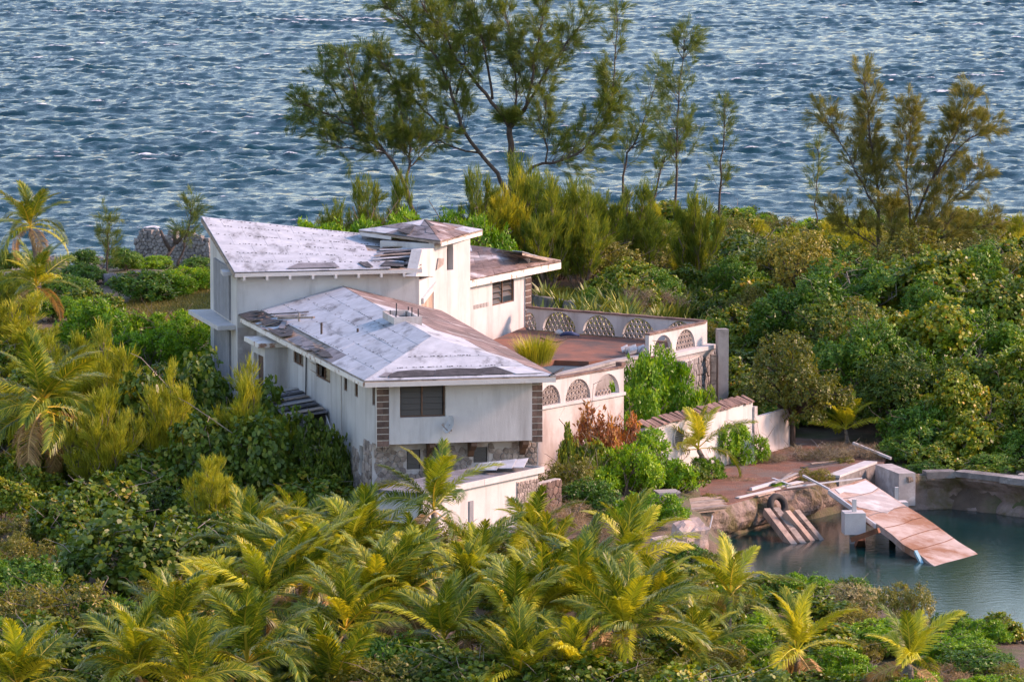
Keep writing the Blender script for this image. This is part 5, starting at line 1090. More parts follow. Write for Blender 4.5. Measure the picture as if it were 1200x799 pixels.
def palm(px, py, h, scale, label, group, yellow=.15, nf=19, dead=2, loc=None, el0=84, el1=-8):
    """coconut palm whose crown heart shows at this pixel"""
    rng = random.Random(int(px * 7 + py)); hh, tm = min(TR, key=lambda t: abs(t[0] - h)); b = loc or G(px, py, hh * scale)
    if isinstance(b, (int, float)): b = PY(px, py, b); b.z = b.z - hh * scale
    root = thing('coconut_palm', label, 'palm', (b.x, b.y, b.z), group); root.scale = (scale,) * 3; root.rotation_euler = (0, 0, rng.uniform(0, 6.28)); piece('trunk', tm, root)
    lean = .25 * ([t[0] for t in TR].index(hh) - 2); top = Vector((lean, .12 * math.sin(3), hh))
    for k in range(nf):
        t = k / (nf - 1); az = 2.399 * k + rng.uniform(-.25, .25); el = el0 - (el0 - el1) * t ** 1.3 + rng.uniform(-12, 12)
        key = 'erect' if el > 42 else 'arch' if el > 8 else 'droop'
        if rng.random() < yellow: key = 'yellow'
        if k >= nf - dead: key = 'dead'; el = -18 + rng.uniform(-18, 14)
        s_ = (.80 + .22 * min(1, t * 2.2)) * rng.uniform(.82, 1.12); piece('frond', rng.choice(FR[key]), root, top + Vector((0, 0, .02 * (nf - k))), (rng.uniform(-.7, .7), -R(el), az), (s_,) * 3)
    piece('spear', SPEAR, root, top + Vector((0, 0, .3)), (0, -R(84), rng.uniform(0, 6)))
    PLACED.append((b.x, b.y, .6)); return root

# ------------------------------------------------------------------ tall casuarinas along the shore
def LP(Y, pts, dy=None, r=(.12, .02), st=.2):
    n = len(pts); dy = dy if dy is not None else 0.0
    return ([PY(x, y, Y + dy * (i / max(1, n - 1))) for i, (x, y) in enumerate(pts)], r[0], r[1], st)
Y0 = 300.0; bs_ = PY(600, 268, Y0)
casuarina('largest spreading casuarina with forked dark trunk behind the house tower', [
    LP(Y0, [(600, 268), (600, 196), (597, 150)], 0, (.24, .17), .98), LP(Y0, [(597, 150), (577, 117), (548, 85), (530, 60), (515, 33), (495, 5), (484, -18)], -1.5, (.13, .02)), LP(Y0, [(577, 117), (571, 70), (562, 30), (550, -12)], 1.5, (.09, .02)), LP(Y0, [(597, 150), (613, 130), (640, 85), (665, 50), (690, 12)], 1.2, (.12, .02)), LP(Y0, [(613, 130), (624, 95), (628, 60), (634, 30), (640, -8)], -1.5, (.09, .02)),
    LP(Y0, [(598, 240), (581, 202), (545, 156), (532, 120), (520, 85), (496, 49), (470, 22), (450, 4)], -2, (.13, .02), .28), LP(Y0 - .8, [(545, 156), (522, 150), (490, 122), (462, 92), (444, 66)], -2, (.08, .02)), LP(Y0 - .5, [(565, 180), (522, 169), (490, 156), (466, 150)], 1, (.06, .02)), LP(Y0, [(601, 235), (625, 196), (672, 184), (698, 152), (716, 128), (722, 70), (722, 4)], 1.5, (.09, .02), .2), LP(Y0, [(640, 192), (637, 155), (640, 112)], -1, (.06, .02)), LP(Y0 - .3, [(535, 110), (545, 60), (530, 10)], 2, (.06, .02)), LP(Y0, [(600, 150), (605, 100), (598, 50), (590, 5)], .5, (.08, .02))],
    (bs_.x, bs_.y, ground(bs_.x, bs_.y)), 1, 'needle', 6.6, 1.8, 13)
b_ = PY(488, 258, 297)
casuarina('wind bent casuarina leaning left over the white roof', [LP(297, [(488, 258), (474, 215), (456, 185), (430, 160), (392, 138), (348, 122)], -1, (.13, .02), .35), LP(297, [(474, 215), (481, 190), (478, 160), (468, 120), (450, 55)], 1, (.08, .02)), LP(297, [(456, 185), (425, 130), (404, 62)], -1, (.07, .02)), LP(297, [(430, 160), (385, 152), (356, 140)], 1.5, (.05, .02)), LP(297, [(481, 195), (500, 175), (515, 165)], 1, (.04, .02)), LP(297, [(440, 170), (430, 110), (432, 70)], 1.2, (.05, .02)), LP(297, [(450, 180), (410, 175), (380, 165)], -1.5, (.05, .02)), LP(297, [(415, 150), (390, 105), (380, 85)], 1.2, (.05, .02))], (b_.x, b_.y, ground(b_.x, b_.y)), 2, 'needle', 6.4, 1.6, 13)
for k, (pts, lab, dn, sd) in enumerate((([(791, 262), (793, 180), (797, 100), (803, 44)], 'slender straight casuarina with drooping side tufts against the sea', 5.5, 1.5), ([(842, 258), (846, 190), (850, 120)], 'thin sparse casuarina sapling at the edge of the thicket', 3.5, .8), ([(728, 258), (733, 190), (752, 150), (772, 86)], 'leaning open casuarina between the forked tree and the slender one', 3.6, 1.1), ([(756, 262), (770, 215), (785, 165)], 'short twisted casuarina in front of the slender one', 3.6, .9), ([(957, 262), (958, 215), (961, 164)], 'tiny casuarina sapling alone against the sea', 3.0, .45))):
    Yk = 306 + 3 * k; b_ = PY(*pts[0], Yk); casuarina(lab, [LP(Yk, pts, 0, (.09 if k < 4 else .05, .012), .25)], (b_.x, b_.y, ground(b_.x, b_.y)), 10 + k, 'needle', dn * 1.3, sd * 1.3, 10, up=.1 if k == 0 else .35)
Y1 = 300.0; b_ = PY(1030, 345, Y1)
casuarina('bronze many stemmed casuarina rising from the thicket beyond the cove', [LP(Y1, [(1030, 345), (1029, 240), (1021, 160), (1013, 92)], 0, (.12, .02), .3), LP(Y1, [(1029, 250), (1003, 200), (966, 138)], -1, (.07, .015)), LP(Y1, [(1050, 340), (1068, 265), (1098, 200), (1122, 150), (1136, 112)], 1, (.11, .02)), LP(Y1, [(1066, 275), (1064, 190), (1067, 126)], -1, (.07, .015)), LP(Y1, [(1098, 205), (1130, 168), (1160, 148)], 1, (.06, .015)), LP(Y1, [(1072, 280), (1110, 240), (1150, 205)], -1, (.06, .015)), LP(Y1, [(1040, 300), (1000, 270), (975, 250)], .5, (.05, .015)), LP(Y1, [(1075, 300), (1120, 270), (1165, 262)], -.5, (.06, .015)), LP(Y1 - 1, [(1060, 330), (1090, 290), (1110, 262)], -1, (.06, .015)), LP(Y1 - 1, [(1035, 330), (1045, 280), (1042, 240)], -1, (.06, .015))], (b_.x, b_.y, ground(b_.x, b_.y)), 30, 'needle_brown', 6.6, 1.7, 13)
for k, (pts, mat, lab, dn, sd) in enumerate((([(124, 350), (126, 300), (128, 262)], 'needle', 'small dark casuarina with soft crown beside the stone ruin', 5, 1.0), ([(208, 312), (218, 280), (224, 235)], 'needle', 'gnarled dark leaved tree beside the white roof corner', 6, .7))):
    Yk = 302 if k == 0 else 290; b_ = PY(*pts[0], Yk); casuarina(lab, [LP(Yk, pts, 0, (.09, .015), .3)], (b_.x, b_.y, ground(b_.x, b_.y)), 40 + k, mat, dn * 1.3, sd * 1.2, 10)
# bare pollarded tree by the ruin
b_ = G(190, 318); bt = thing('bare_tree', 'bare stubby grey tree by the ruined stone wall', 'tree', (b_.x, b_.y, b_.z)); mb = MB()
for pts in ([(190, 318), (196, 300), (206, 285)], [(200, 293), (193, 282), (188, 270)], [(206, 285), (204, 276), (207, 268)], [(206, 285), (213, 278), (216, 270)]): mb.tube([PY(x, y, b_.y) for x, y in pts], [.16, .11, .09], 6)
mb.build('trunk', 'bark_dark', bt, True)

# ------------------------------------------------------------------ ruin, rocks and lawn on the left shore
ra, rb = G(158, 312), G(247, 312); ra.z = rb.z = 0
ru = thing('ruined_wall', 'ruined grey rubble wall standing by the open sea', 'wall', (ra.x, ra.y, 2.0)); d_, n_, l_ = unit2(ra, rb)
MB().box((ra.x, ra.y, 2.0), d_ * l_ * .98, -n_ * .5, UP * 1.0).build('wall_core', 'stone_grey', ru)
for k in range(9): MB().box(Vector((ra.x, ra.y, 2.998)) + d_ * (l_ * k / 9.2) - n_ * .06, d_ * (l_ / 9.4), -n_ * (.36 + .03 * (k % 3)), UP * (.55 + .75 * abs(math.sin(k * 1.9)))).build('wall_core', 'stone_grey', ru)
vor_stones(ru, ra, rb, 0, l_, 2.4, 4.6, .24, .12, 'stone_grey', random.Random(31), zmax=lambda x: 3.55 + .7 * abs(math.sin(x / l_ * 9.2 * 1.9 - .4)))
for k in range(26):
    px = VR.uniform(50, 160); py = VR.uniform(312, 335); rng = random.Random(k); p = G(px, py); s_ = rng.uniform(.3, .9); mb = MB()
    mb.tube([p - UP * .2, p + UP * s_ * .35, p + UP * s_ * .7, p + UP * s_ * .85], [s_ * .8, s_, s_ * .7, s_ * .2], 7); mb.v = [tuple(Vector(v) + Vector((rng.uniform(-.2, .2), rng.uniform(-.2, .2), rng.uniform(-.12, .12))) * s_) for v in mb.v]
    tag(mb.build('rock', 'rock_grey', None), 'rough grey rock on the left shore below the ruin', 'rock', 'rocks on the left shore')
def blades_stuff(name, label, pts_px, n, seed, mat, L=(.08, .2)):
    rng = np.random.default_rng(seed); poly = [G(*p).to_2d() for p in pts_px]; xs = [p[0] for p in poly]; ys = [p[1] for p in poly]; B = []
    while len(B) < n:
        x, y = rng.uniform(min(xs), max(xs)), rng.uniform(min(ys), max(ys))
        if poly_dist(x, y, poly) < 0: B.append((x, y, ground(x, y)))
    B = np.array(B); d = unitv(rng.normal(size=(n, 3)) * .5 + np.array([0, 0, 1])); s = perp(d, rng) * .02; l = rng.uniform(L[0], L[1], (n, 1)); V = np.stack([B - s, B + s, B + d * l], 1).reshape(-1, 3)
    o = bpy.data.objects.new(name, npmesh(name, V, 3, rng.uniform(0, 1, n), LG[mat])); COL.objects.link(o); tag(o, label, 'grass', kind='stuff')
blades_stuff('lawn_grass', 'dry lawn grass behind the left end of the house', [(110, 380), (160, 345), (200, 330), (262, 322), (262, 385)], 30000, 4, 'lawn', (.1, .25))
blades_stuff('verge_grass', 'green grass strip behind the garden wall', [(615, 352), (660, 338), (740, 356), (715, 372)], 8000, 5, 'blade', (.15, .3))
def pebble_beach():
    rng = np.random.default_rng(9); n = 2600; V = []; F = []; k = 0
    base = np.array([(1, 0, 0), (0, 1, 0), (-1, 0, 0), (0, -1, 0), (0, 0, .8), (0, 0, -.6)]); tri = [(0, 1, 4), (1, 2, 4), (2, 3, 4), (3, 0, 4), (1, 0, 5), (2, 1, 5), (3, 2, 5), (0, 3, 5)]; line = [P(x, y, 0) for x, y in ((1040, 714), (1090, 728), (1140, 746), (1200, 766), (1290, 792))]
    for _ in range(n):
        j = rng.integers(0, 4); a = line[j].lerp(line[j + 1], rng.uniform(0, 1)); x = a.x + rng.uniform(-.6, .6); y = a.y + rng.uniform(-4.5, .8); s = rng.uniform(.06, .2); z = ground(x, y) + s * .2
        V.append(base * s * rng.uniform(.7, 1.3, 3) + np.array([x, y, z])); F += [tuple(k + q for q in t) for t in tri]; k += 6
    mb = MB(); mb.v = [tuple(v) for v in np.vstack(V)]; mb.f = F; tag(mb.build('pebbles', 'pebble', None, org=(0, 0, 0)), 'brown pebbles along the small beach of the cove', 'pebbles', kind='stuff')
pebble_beach()
# ------------------------------------------------------------------ planting: individual plants first
def TY(kind, px, py, Y, r, label, group=None):
    p = PY(px, py, Y); g = ground(p.x, Y); return plant(kind, (p.x, Y, g), p.z - g, r, label, group)
def T_(kind, px, py, h, r, label, group=None): return plant(kind, G(px, py, h), h, r, label, group)
for a in (
 ('scaevola', 128, 351, 2.7, 2.5, 'bright green dome shaped bush in front of the lawn'), ('scaevola', 210, 366, 2.2, 1.9, 'bright green rounded bush touching the left corner of the house'), ('scaevola', 170, 385, 2.0, 2.0, 'low bright green bush below the two dome bushes'),
 ('broad', 165, 318, 1.6, 2.0, 'dark green leafy bush at the far edge of the lawn'), ('scaevola', 200, 318, 1.2, 1.6, 'low bright green hedge bush at the foot of the ruined wall'), ('scaevola', 225, 314, 1.2, 1.5, 'small bright green bush between the ruined wall and the house'),
 ('grape_dark', 230, 412, -250, 2.4, 'large dark sea grape bush below the dome bushes beside the house'), ('grape_dark', 300, 445, -243, 2.3, 'dark sea grape bush against the bare render corner of the house'), ('grape_dark', 345, 478, -238, 2.0, 'dark sea grape bush hiding the outside stair'), ('grape_dark', 190, 425, -247, 2.2, 'dense dark sea grape bush under the lowest bright bush'), ('grape_dark', 275, 480, -237, 2.4, 'spreading dark sea grape bush beside the yellow casuarina bushes'), ('grape_dark', 385, 500, -236.5, 1.1, 'low sea grape branch over the concrete yard'),
 ('grape', 330, 546, 1.8, 2.0, 'yellow green sea grape hedge bush before the concrete yard'), ('grape', 390, 556, 1.6, 1.7, 'yellow green sea grape bush next to the low yard wall'), ('grape', 270, 535, 1.9, 2.0, 'yellow green sea grape bush at the left end of the yard hedge'),
 ('young_yellow', 20, 360, -262, 2.4, 'tall golden casuarina bush left of the dome bush'), ('young_yellow', 75, 405, -250, 2.2, 'golden feathery casuarina bush below the dome bush'), ('young_yellow', 135, 408, -248, 2.2, 'upright golden casuarina bush beside the dark sea grapes'), ('young_yellow', 205, 452, -240, 1.8, 'pointed yellow casuarina bush among the dark sea grapes'), ('young_yellow', 290, 455, -238, 1.9, 'pointed yellow casuarina bush nearest the house corner'), ('young_yellow', 250, 545, -226, 1.3, 'narrow yellow casuarina bush by the yard hedge'), ('young_yellow', 120, 470, -238, 1.9, 'soft yellow casuarina bush behind the drooping old palm'), ('young_green', 5, 320, -275, 2.0, 'dark green casuarina bush below the shore palms'),
 ('young_green', 612, 196, -294, 2.6, 'tall dense green casuarina bush at the foot of the forked tree'), ('young_green', 655, 222, -296, 2.2, 'green casuarina bush right of the tall dense one'), ('young_green', 700, 226, -298, 2.0, 'feathery casuarina bush under the leaning casuarina'), ('young_green', 750, 235, -300, 2.0, 'feathery casuarina bush between slender trees and thicket'), ('young_green', 430, 235, -292, 2.0, 'green casuarina bush under the wind bent tree'), ('young_yellow', 590, 215, -292, 1.8, 'yellow green casuarina bush before the forked trunk'), ('young_green', 395, 245, -290, 1.8, 'low casuarina bush behind the end of the white roof'), ('young_green', 815, 230, -303, 1.6, 'small casuarina bush at the foot of the slender tree'),
 ('scaevola', 470, 250, -288, 2.3, 'bright green hedge bush behind the tower roof'), ('scaevola', 525, 248, -288, 2.2, 'bright green hedge bush right behind the chimney tower'), ('scaevola', 420, 258, -287, 2.2, 'bright green hedge bush behind the white roof'), ('scaevola', 370, 262, -287, 2.0, 'bright green hedge bush at the far left end of the hedge'), ('scaevola', 565, 255, -287, 2.0, 'bright green hedge bush above the brown wing roof'),
 ('scaevola', 760, 412, -254, 2.0, 'bright green leafy tree bush in front of the short parapet'), ('scaevola', 735, 452, -250.5, 1.4, 'small round bright bush beside the parapet end'), ('scaevola', 783, 430, -256, 1.6, 'bright green bush at the right of the parapet gap'), ('scaevola', 830, 455, -262, .9, 'low green bush at the foot of the concrete pillar'),
 ('red', 700, 478, -242.3, 1.2, 'bronze red leaved shrub against the pink retaining wall'), ('red', 728, 488, -244.5, 1.0, 'dark red shrub at the corner of the retaining wall'), ('grape', 664, 498, -240, .55, 'tall thin sprig of sea grape against the pink wall'), ('grape', 690, 516, -240, .8, 'upright yellow green sprig beside the bronze shrub'), ('olive', 660, 535, -236, 1.4, 'yellow green shrub right of the annex roof'), ('scaevola', 762, 506, -242.5, 2.0, 'large bright green shrub before the courtyard wall'), ('scaevola', 730, 520, -240, 1.6, 'green shrub below the bronze shrub'), ('grape', 800, 545, -243, 1.1, 'yellow green sea grape shrub at the dock edge'), ('scaevola', 762, 578, 1.5, 1.6, 'bright green bush above the collapsed landing'), ('broad', 690, 560, 1.6, 1.4, 'shrub with orange fruits between annex and courtyard wall'), ('dry', 665, 590, 1.1, 1.3, 'dry brown twiggy bush right of the annex'), ('dry', 700, 615, 1.0, 1.4, 'dry brown bush above the palm tops'), ('dry', 815, 665, .8, 1.3, 'grey dry scrub below the broken concrete chunk'), ('dry', 640, 615, 1.0, 1.2, 'brown dry bush at the foot of the stone wall'),
 ('scaevola', 858, 484, -253.5, 1.5, 'bright green bush behind the small palm on the courtyard wall'), ('scaevola', 830, 535, -248.5, .8, 'low green bush at the foot of the small dock palm'), ('scaevola', 912, 566, .4, .5, 'small green sprig beside the board pile on the dock'), ('olive', 955, 548, .8, .8, 'thin olive shrub growing from the dock edge'),
 ('grape', 1098, 522, -252.6, 1.3, 'sea grape shrub spilling over the middle of the rim wall'), ('broad', 1165, 530, -252.4, 1.3, 'leafy shrub spilling over the right of the rim wall'), ('grape', 1215, 536, -252.4, 1.3, 'sea grape shrub over the rim wall past the rubble'), ('broad', 1060, 512, -255.0, 1.3, 'leafy shrub behind the grey quay corner block'), ('scaevola', 176, 300, -309, 1.3, 'bright bush growing against the left half of the ruined wall'), ('broad', 232, 300, -309, 1.2, 'leafy bush at the right end of the ruined wall'), ('scaevola', 995, 762, 1.2, 1.7, 'bright bush left of the ragged yellow palm'), ('grape', 945, 788, 1.3, 1.6, 'sea grape bush under the yellowing palm'), ('scaevola', 1090, 792, 1.1, 1.6, 'bright bush under the ragged yellow palm'), ('scaevola', 1150, 790, 1.0, 1.6, 'bright bush at the lower end of the pebbles'), ('olive', 1190, 780, .9, 1.3, 'olive bush at the lower end of the pebble beach'), ('grape', 1030, 790, 1.1, 1.5, 'sea grape bush between the two yellow beach palms'),
 ('grape_dark', 345, 748, 2.6, 2.2, 'dark sea grape bush between the left grove palms'), ('olive', 590, 752, 2.4, 2.2, 'olive green bush between the middle grove palms'), ('broad', 470, 742, 2.4, 2.0, 'green leafy bush deep among the grove palms'), ('grape', 690, 768, 2.0, 2.0, 'yellow green sea grape under the golden palms'), ('grape_dark', 640, 775, 2.0, 2.0, 'dark sea grape bush below the middle palms'), ('broad', 1085, 540, -251.3, 1.0, 'leafy branches hanging low over the undercut bank'), ('grape', 1150, 545, -251.2, 1.1, 'sea grape branches hanging to the cove water'), ('young_green', 560, 228, -291, 1.8, 'feathery casuarina bush just right of the tower roof'), ('young_green', 640, 232, -290, 1.9, 'feathery casuarina bush above the brown wing roof end'), ('young_green', 682, 240, -291, 1.8, 'feathery casuarina bush right of the wing roof'), ('young_green', 470, 232, -291, 1.5, 'feathery casuarina bush at the foot of the wind bent tree'),
 ('broad', 78, 322, 1.5, 1.7, 'green bush behind the second shore palm'), ('grape', 105, 338, 1.5, 1.6, 'sea grape bush between the shore palms and the dome bush'), ('scaevola', 60, 345, 1.4, 1.6, 'bright bush in front of the second shore palm'), ('broad', 95, 308, 1.2, 1.4, 'low green bush among the grey shore rocks'), ('grape', 20, 318, 1.4, 1.6, 'sea grape bush at the foot of the tall shore palm'), ('grape', 762, 742, 1.8, 1.8, 'sea grape bush right of the golden palms'), ('grape_dark', 735, 775, 1.5, 1.6, 'dark sea grape bush right under the golden palms'),
 ('dry', 905, 532, .6, 1.0, 'low dry twigs at the foot of the courtyard wall corner'), ('dry', 948, 522, .9, 1.5, 'tangle of dry branches under the olive leaved tree'), ('dry', 1005, 520, .8, 1.3, 'dry branches behind the small bank palm'), ('dry', 870, 560, .35, .7, 'small dry weed patch on the dock floor'), ('olive', 838, 578, .5, .6, 'small weedy shrub on the dock floor'), ('olive', 985, 535, .5, .7, 'low olive weeds at the back of the dock'),
  ('tree_olive', 930, 385, -259, 2.7, 'olive leaved tree with bent dark trunk behind the dock'), ('tree_broad', 1005, 372, -265, 2.3, 'broad leaved green tree right of the olive tree'), ('tree_dark', 985, 348, -272, 2.4, 'dark green tree behind the olive tree'), ('tree_grape', 1085, 345, -268, 2.8, 'large yellow green sea grape tree above the cove bank'), ('tree_dark', 1050, 410, -262, 2.2, 'dark green tree in the shade above the quay corner'), ('tree_broad', 1150, 365, -267, 2.6, 'tall green tree on the right of the large sea grape'), ('tree_grape', 1192, 400, -262, 2.3, 'yellow leaved sea grape tree at the rubble bank'), ('tree_dark', 1120, 420, -262, 2.2, 'dark tree between the large sea grape and the bank shrubs'), ('tree_broad', 945, 320, -276, 2.6, 'rounded green tree behind the olive tree crown'),
 ('broad', 1078, 470, -257.5, 1.8, 'green shrub leaning over the quay wall of the cove'), ('grape', 1132, 485, -255.5, 1.7, 'yellow green sea grape shrub hanging over the cove bank'), ('grape', 1130, 535, -253.2, 1.2, 'low sea grape branches reaching down to the water'), ('broad', 1195, 500, -255.5, 1.4, 'green shrub above the rubble on the right bank'), ('broad', 1100, 520, -255, 1.2, 'small green shrub on the undercut bank'),
 ('silver', 1000, 683, 1.1, 1.2, 'silver grey shrub on the near edge of the cove'), ('olive', 1062, 680, 1.6, 1.1, 'yellow green shrub at the near shore of the cove'), ('grape', 945, 690, 1.3, 1.6, 'yellow green sea grape bush on the near cove shore'), ('grape', 900, 672, 1.2, 1.2, 'sea grape bush between the beach palms and the cove'), ('scaevola', 1060, 728, 1.0, 1.8, 'bright green ground bush beside the pebble beach'), ('scaevola', 1110, 745, 1.0, 1.8, 'bright green bush spreading above the pebbles'), ('scaevola', 1020, 730, 1.0, 1.6, 'bright green bush in front of the silver shrub'), ('broad', 1150, 762, 1.0, 1.5, 'dark green low bush at the bottom of the pebble beach'), ('dry', 1110, 785, .8, 1.2, 'greyish dry bush below the bright beach bushes'), ('scaevola', 870, 745, 1.4, 1.6, 'bright green bush between the beach palms'), ('scaevola', 900, 720, 1.2, 1.5, 'fresh green bush behind the beach palms'), ('grape', 960, 735, 1.4, 1.8, 'yellow green sea grape bush behind the beach palms'),
 ('grape_dark', 150, 590, 3.4, 3.2, 'large dark shaded bush right of the drooping old palm'), ('grape_dark', 215, 600, 3.0, 2.6, 'dark bush next to the large shaded one'), ('olive', 60, 680, 3.0, 2.4, 'yellow green leafy bush left of the foreground palms'), ('broad', 110, 690, 2.6, 2.0, 'green leafy bush in front of the large shaded bush'), ('broad', 10, 650, 2.6, 2.0, 'green bush at the foot of the drooping old palm'), ('grape', 110, 555, 2.4, 2.2, 'yellow green sea grape behind the large shaded bush'), ('grape', 180, 525, 2.4, 2.2, 'yellow green sea grape beside the narrow casuarina bush'), ('grape', 70, 585, 2.0, 1.8, 'yellow green sea grape beside the drooping old palm'),
 ('grape_dark', 530, 755, 2.4, 2.6, 'dark green bush between the foreground palms'), ('olive', 680, 752, 1.8, 2.4, 'olive green shrub below the tallest middle palm'), ('olive', 780, 775, 1.6, 2.2, 'olive green shrub at the right of the middle palms'), ('olive', 440, 768, 2.4, 2.4, 'olive green bush under the left foreground palms')):
    (TY(a[0], a[1], a[2], -a[3], a[4], a[5]) if a[3] < 0 else T_(*a))
gp = P(627, 428, 5.46); plant('grassy', (gp.x, gp.y, 5.46), 1.6, 1.05, 'yellow grassy shrub on the terrace behind the white roof')
# palms
PG = 'coconut palms in the foreground grove'
for a in (
 (45, 268, 4.6, .85, 'tall coconut palm on the left shore against the sea', None, .15, 20, 2), (38, 338, 3.6, .78, 'second shore palm standing in front of the taller one', None, .2, 18, 2), (48, 486, 2.8, 1.25, 'big drooping old palm with dry hanging fronds', None, .05, 28, 5, None, 72, -48),
 (508, 600, 2.8, 1.0, 'lone palm in front of the annex wall', None, .2, 16, 3), (623, 628, 2.8, .72, 'small yellow palm below the annex corner', None, .55, 14, 0), (740, 668, 2.0, 1.0, 'fan shaped palm in front of the dry bushes', None, .35, 17, 0), (856, 700, 2.8, .85, 'yellow tipped palm at the near cove shore', None, .45, 14, 1), (930, 768, 2.0, .85, 'yellowing palm among the bright beach bushes', None, .6, 14, 3), (1065, 780, 2.0, .75, 'ragged yellow palm beside the pebble beach', None, .6, 13, 3),
 (990, 505, 1.2, .66, 'small bright yellow palm on the bank behind the dock', None, 1.0, 13, 0, 260.0, 86, 22), (829, 527, 1.2, .82, 'small arching palm in front of the courtyard wall', None, .5, 10, 0, 248.6, 80, 5)):
    palm(*a)
GM = [('the lone annex palm', 508, 600), ('the small yellow palm', 623, 632), ('the fan shaped palm', 740, 645), ('the beach palms', 860, 710), ('the dark shaded bush', 200, 640), ('the dark bush between palms', 530, 765), ('the olive green shrub', 680, 765), ('the yard hedge', 360, 600), ('the olive green bush', 430, 785), ('the yellow green leafy bush', 60, 700)]
for k, (px, py, h, s, y) in enumerate(((312, 714, 2.0, 1.0, 0.2), (371, 681, 2.0, 0.91, 0.25), (434, 654, 2.0, 0.91, 0.2), (343, 643, 2.0, 0.78, 0.25), (549, 714, 2.0, 0.83, 0.4), (515, 754, 2.0, 0.87, 0.3), (297, 784, 2.0, 1.04, 0.2), (400, 744, 2.0, 0.91, 0.25), (641, 720, 2.0, 0.96, 0.25), (728, 748, 2.0, 1.0, 0.4), (590, 718, 2.0, 0.8, 0.35), (665, 798, 1.2, 0.83, 0.4), (605, 806, 1.2, 0.87, 0.35), (164, 794, 2.0, 0.91, 0.35), (20, 811, 2.0, 0.87, 0.35), (250, 718, 2.0, 0.87, 0.25), (692, 688, 2.0, 0.83, 0.35), (465, 708, 2.0, 0.91, 0.25), (380, 814, 1.2, 0.91, 0.3), (225, 806, 2.0, 0.91, 0.3), (800, 774, 1.2, 0.78, 0.35), (772, 724, 2.0, 0.83, 0.4), (482, 670, 2.0, 0.78, 0.3), (300, 655, 2.0, 0.88, 0.25), (405, 655, 2.0, 0.9, 0.3), (560, 680, 1.2, 0.85, 0.4), (632, 672, 1.2, 0.8, 0.4), (340, 690, 2.0, 0.95, 0.25), (440, 715, 2.0, 0.95, 0.3), (690, 725, 2.0, 0.95, 0.35), (200, 745, 2.0, 0.9, 0.3), (610, 740, 2.0, 0.92, 0.35))):
    palm(px, py, h, s, ('short ' if h < 1.5 else 'tall ' if h > 2.5 else '') + ('deep green' if y < .22 else 'green' if y < .28 else 'yellowish green' if y < .38 else 'golden tinged') + ' coconut palm in the foreground grove, nearest ' + min(GM, key=lambda m: math.hypot(m[1] - px, m[2] - py))[0], PG, y, 20 + k % 5, 1 + k % 3, None, 82 + k % 7, -14 + 6 * (k % 5))
# sword leaved plants behind the back parapet
for k in range(46):
    px = VR.uniform(635, 830); py = VR.uniform(322, 362) + (px - 640) * .06; h = VR.uniform(.9, 1.6); T_('sword', px, py, h, h * .8, 'sword leaved plant in the strip behind the long parapet', 'sword leaved plants behind the parapet')
for k in range(3):
    px = VR.uniform(690, 850); py = VR.uniform(315, 350); T_('dry', px, py, VR.uniform(.8, 1.2), VR.uniform(.8, 1.2), 'tangle of bare grey twigs behind the sword leaved plants', 'bare twig tangles behind the parapet')
# ------------------------------------------------------------------ thickets filled in on the open ground
KEEP = [[p.to_2d() for p in (fb(-6.5, 4.5), fb(8.5, -2.0), q1 + nQ * .2, k1 + dK * 1.2, w1 - nW * 6, fb(8, D1 + 8), fb(-3.3, D1 + 8), fb(-3, D1 - 3), fb(-6.5, 15.5))], [p.to_2d() for p in dpoly], COVE, [p.to_2d() for p in (x0_ - nX * XW, x0_ + nX * 1.0, x1_ + nX * .8, bw0 + nB, bw1 + nB * .3, bw1 - nB, bw0 - nB, q1, q0)], [G(*p).to_2d() for p in ((112, 372), (160, 345), (237, 322), (262, 380))]]
def free(x, y, m): return all(poly_dist(x, y, q) > m for q in KEEP)
def mk(words, px, Y): return (words, (px - 600) / FPX * Y, Y)
MARKS = [mk('the olive leaved tree', 930, 259), mk('the bronze casuarina', 1040, 300), mk('the slender casuarina', 795, 306), mk('the forked casuarina', 600, 300), mk('the wind bent casuarina', 488, 297), mk('the ruined wall', 200, 312), mk('the shore palms', 40, 295), mk('the old palm', 52, 222), mk('the dome bush', 128, 268), mk('the annex', 590, 230), mk('the lone annex palm', 508, 214), mk('the silver shrub', 1000, 226), mk('the pebble beach', 1150, 214), mk('the dark shaded bush', 160, 214), mk('the concrete yard', 390, 234), mk('the bank palm', 990, 260), mk('the concrete pillar', 850, 268), mk('the long parapet', 700, 276), mk('the lone sapling', 957, 318), mk('the large sea grape tree', 1085, 268), mk('the right bank rubble', 1190, 256), mk('the golden tinged palms', 728, 195), mk('the beach palms', 930, 198), mk('the low end of the grove', 300, 190)]
def fill(n, region, kinds, hr, label, group, gap=.55, tries=4000, hmax=None):
    rng = random.Random(n * 13 + int(region[0] * 3)); c = 0
    for _ in range(tries):
        if c >= n: break
        Y = rng.uniform(region[2], region[3]); x = (rng.uniform(region[0], region[1]) - 600) / FPX * Y; kd = rng.choice(kinds); h = rng.uniform(*hr) * (.42 if kd == 'dry' else 1); r = h / KH[kd] * KR[kd] * rng.uniform(.95, 1.3)
        if Y > shore(x) - 4 or not free(x, Y, r * .75) or any((x - a) ** 2 + (Y - b) ** 2 < ((r + q) * gap) ** 2 for a, b, q in PLACED): continue
        lm = min(MARKS, key=lambda m: (m[1] - x) ** 2 + (m[2] - Y) ** 2); size = 'small ' if h < hr[0] + .33 * (hr[1] - hr[0]) else 'tall ' if h > hr[0] + .7 * (hr[1] - hr[0]) else ''
        plant(kd, (x, Y, ground(x, Y)), h, r, size + label[kd] + ', nearest ' + lm[0], group); c += 1
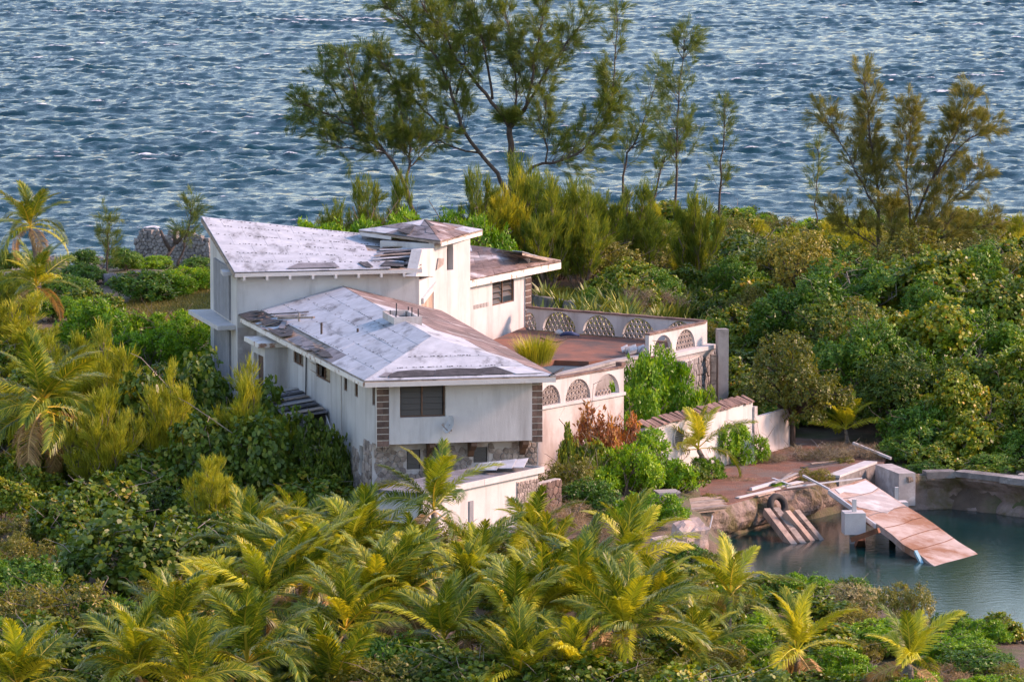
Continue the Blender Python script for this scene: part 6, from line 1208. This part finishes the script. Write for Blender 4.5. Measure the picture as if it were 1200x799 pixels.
lab = lambda s: {'grape': 'yellow green sea grape bush ' + s, 'grape_dark': 'dark green sea grape bush ' + s, 'scaevola': 'bright green rosette bush ' + s, 'olive': 'olive green small leaved bush ' + s, 'broad': 'green leafy bush ' + s, 'young_yellow': 'yellow feathery casuarina bush ' + s, 'young_green': 'green feathery casuarina bush ' + s, 'tree_broad': 'green broadleaf tree ' + s, 'tree_grape': 'sea grape tree ' + s, 'tree_dark': 'dark green broadleaf tree ' + s, 'tree_olive': 'olive leaved tree ' + s, 'dry': 'dry twiggy bush ' + s, 'silver': 'silver bush ' + s}
fill(16, (690, 845, 280, 292), ('broad', 'grape', 'olive', 'grape_dark'), (1.0, 1.8), lab('in the strip behind the parapet'), 'bushes in the strip behind the parapet', .5)
fill(12, (845, 960, 262, 284), ('broad', 'grape_dark', 'grape'), (1.6, 2.8), lab('in the dark hollow'), 'bushes beside the concrete pillar', .55)
fill(42, (850, 1400, 266, 296), ('tree_broad', 'tree_grape', 'tree_dark', 'tree_olive', 'tree_grape'), (3.2, 5.4), lab('in the tall wood'), 'trees of the wood beyond the cove', .5)
fill(120, (640, 1400, 284, 330), ('grape', 'grape', 'grape_dark', 'broad', 'olive', 'olive', 'young_yellow', 'dry', 'tree_olive'), (1.5, 3.0), lab('in the thicket'), 'bushes of the thicket behind the terrace', .5)
fill(115, (660, 1400, 328, 366), ('grape', 'olive', 'olive', 'scaevola', 'young_yellow', 'grape_dark', 'dry', 'young_green'), (1.0, 1.9), lab('in the low scrub'), 'low scrub near the far shore', .5)
fill(32, (1055, 1400, 252.5, 265), ('broad', 'grape', 'tree_dark', 'tree_grape', 'tree_broad'), (2.6, 4.6), lab('on the cove bank'), 'bushes on the cove bank', .6)
fill(54, (-170, 330, 232, 260), ('grape', 'grape_dark', 'young_yellow', 'olive', 'dry', 'grape'), (1.2, 2.2), lab('on the overgrown slope'), 'bushes on the slope left of the house', .5)
fill(24, (-170, 660, 296, 334), ('broad', 'scaevola', 'grape'), (.8, 1.3), lab('in the low cover'), 'low bushes behind the house', .6)
fill(84, (-170, 880, 176, 228), ('grape', 'grape_dark', 'olive', 'broad', 'olive', 'dry'), (1.1, 2.2), lab('in the undergrowth'), 'undergrowth below the foreground palms', .5)
fill(46, (830, 1400, 180, 216), ('scaevola', 'grape', 'broad', 'olive'), (.8, 1.3), lab('on the low ground'), 'bushes near the pebble beach', .45)
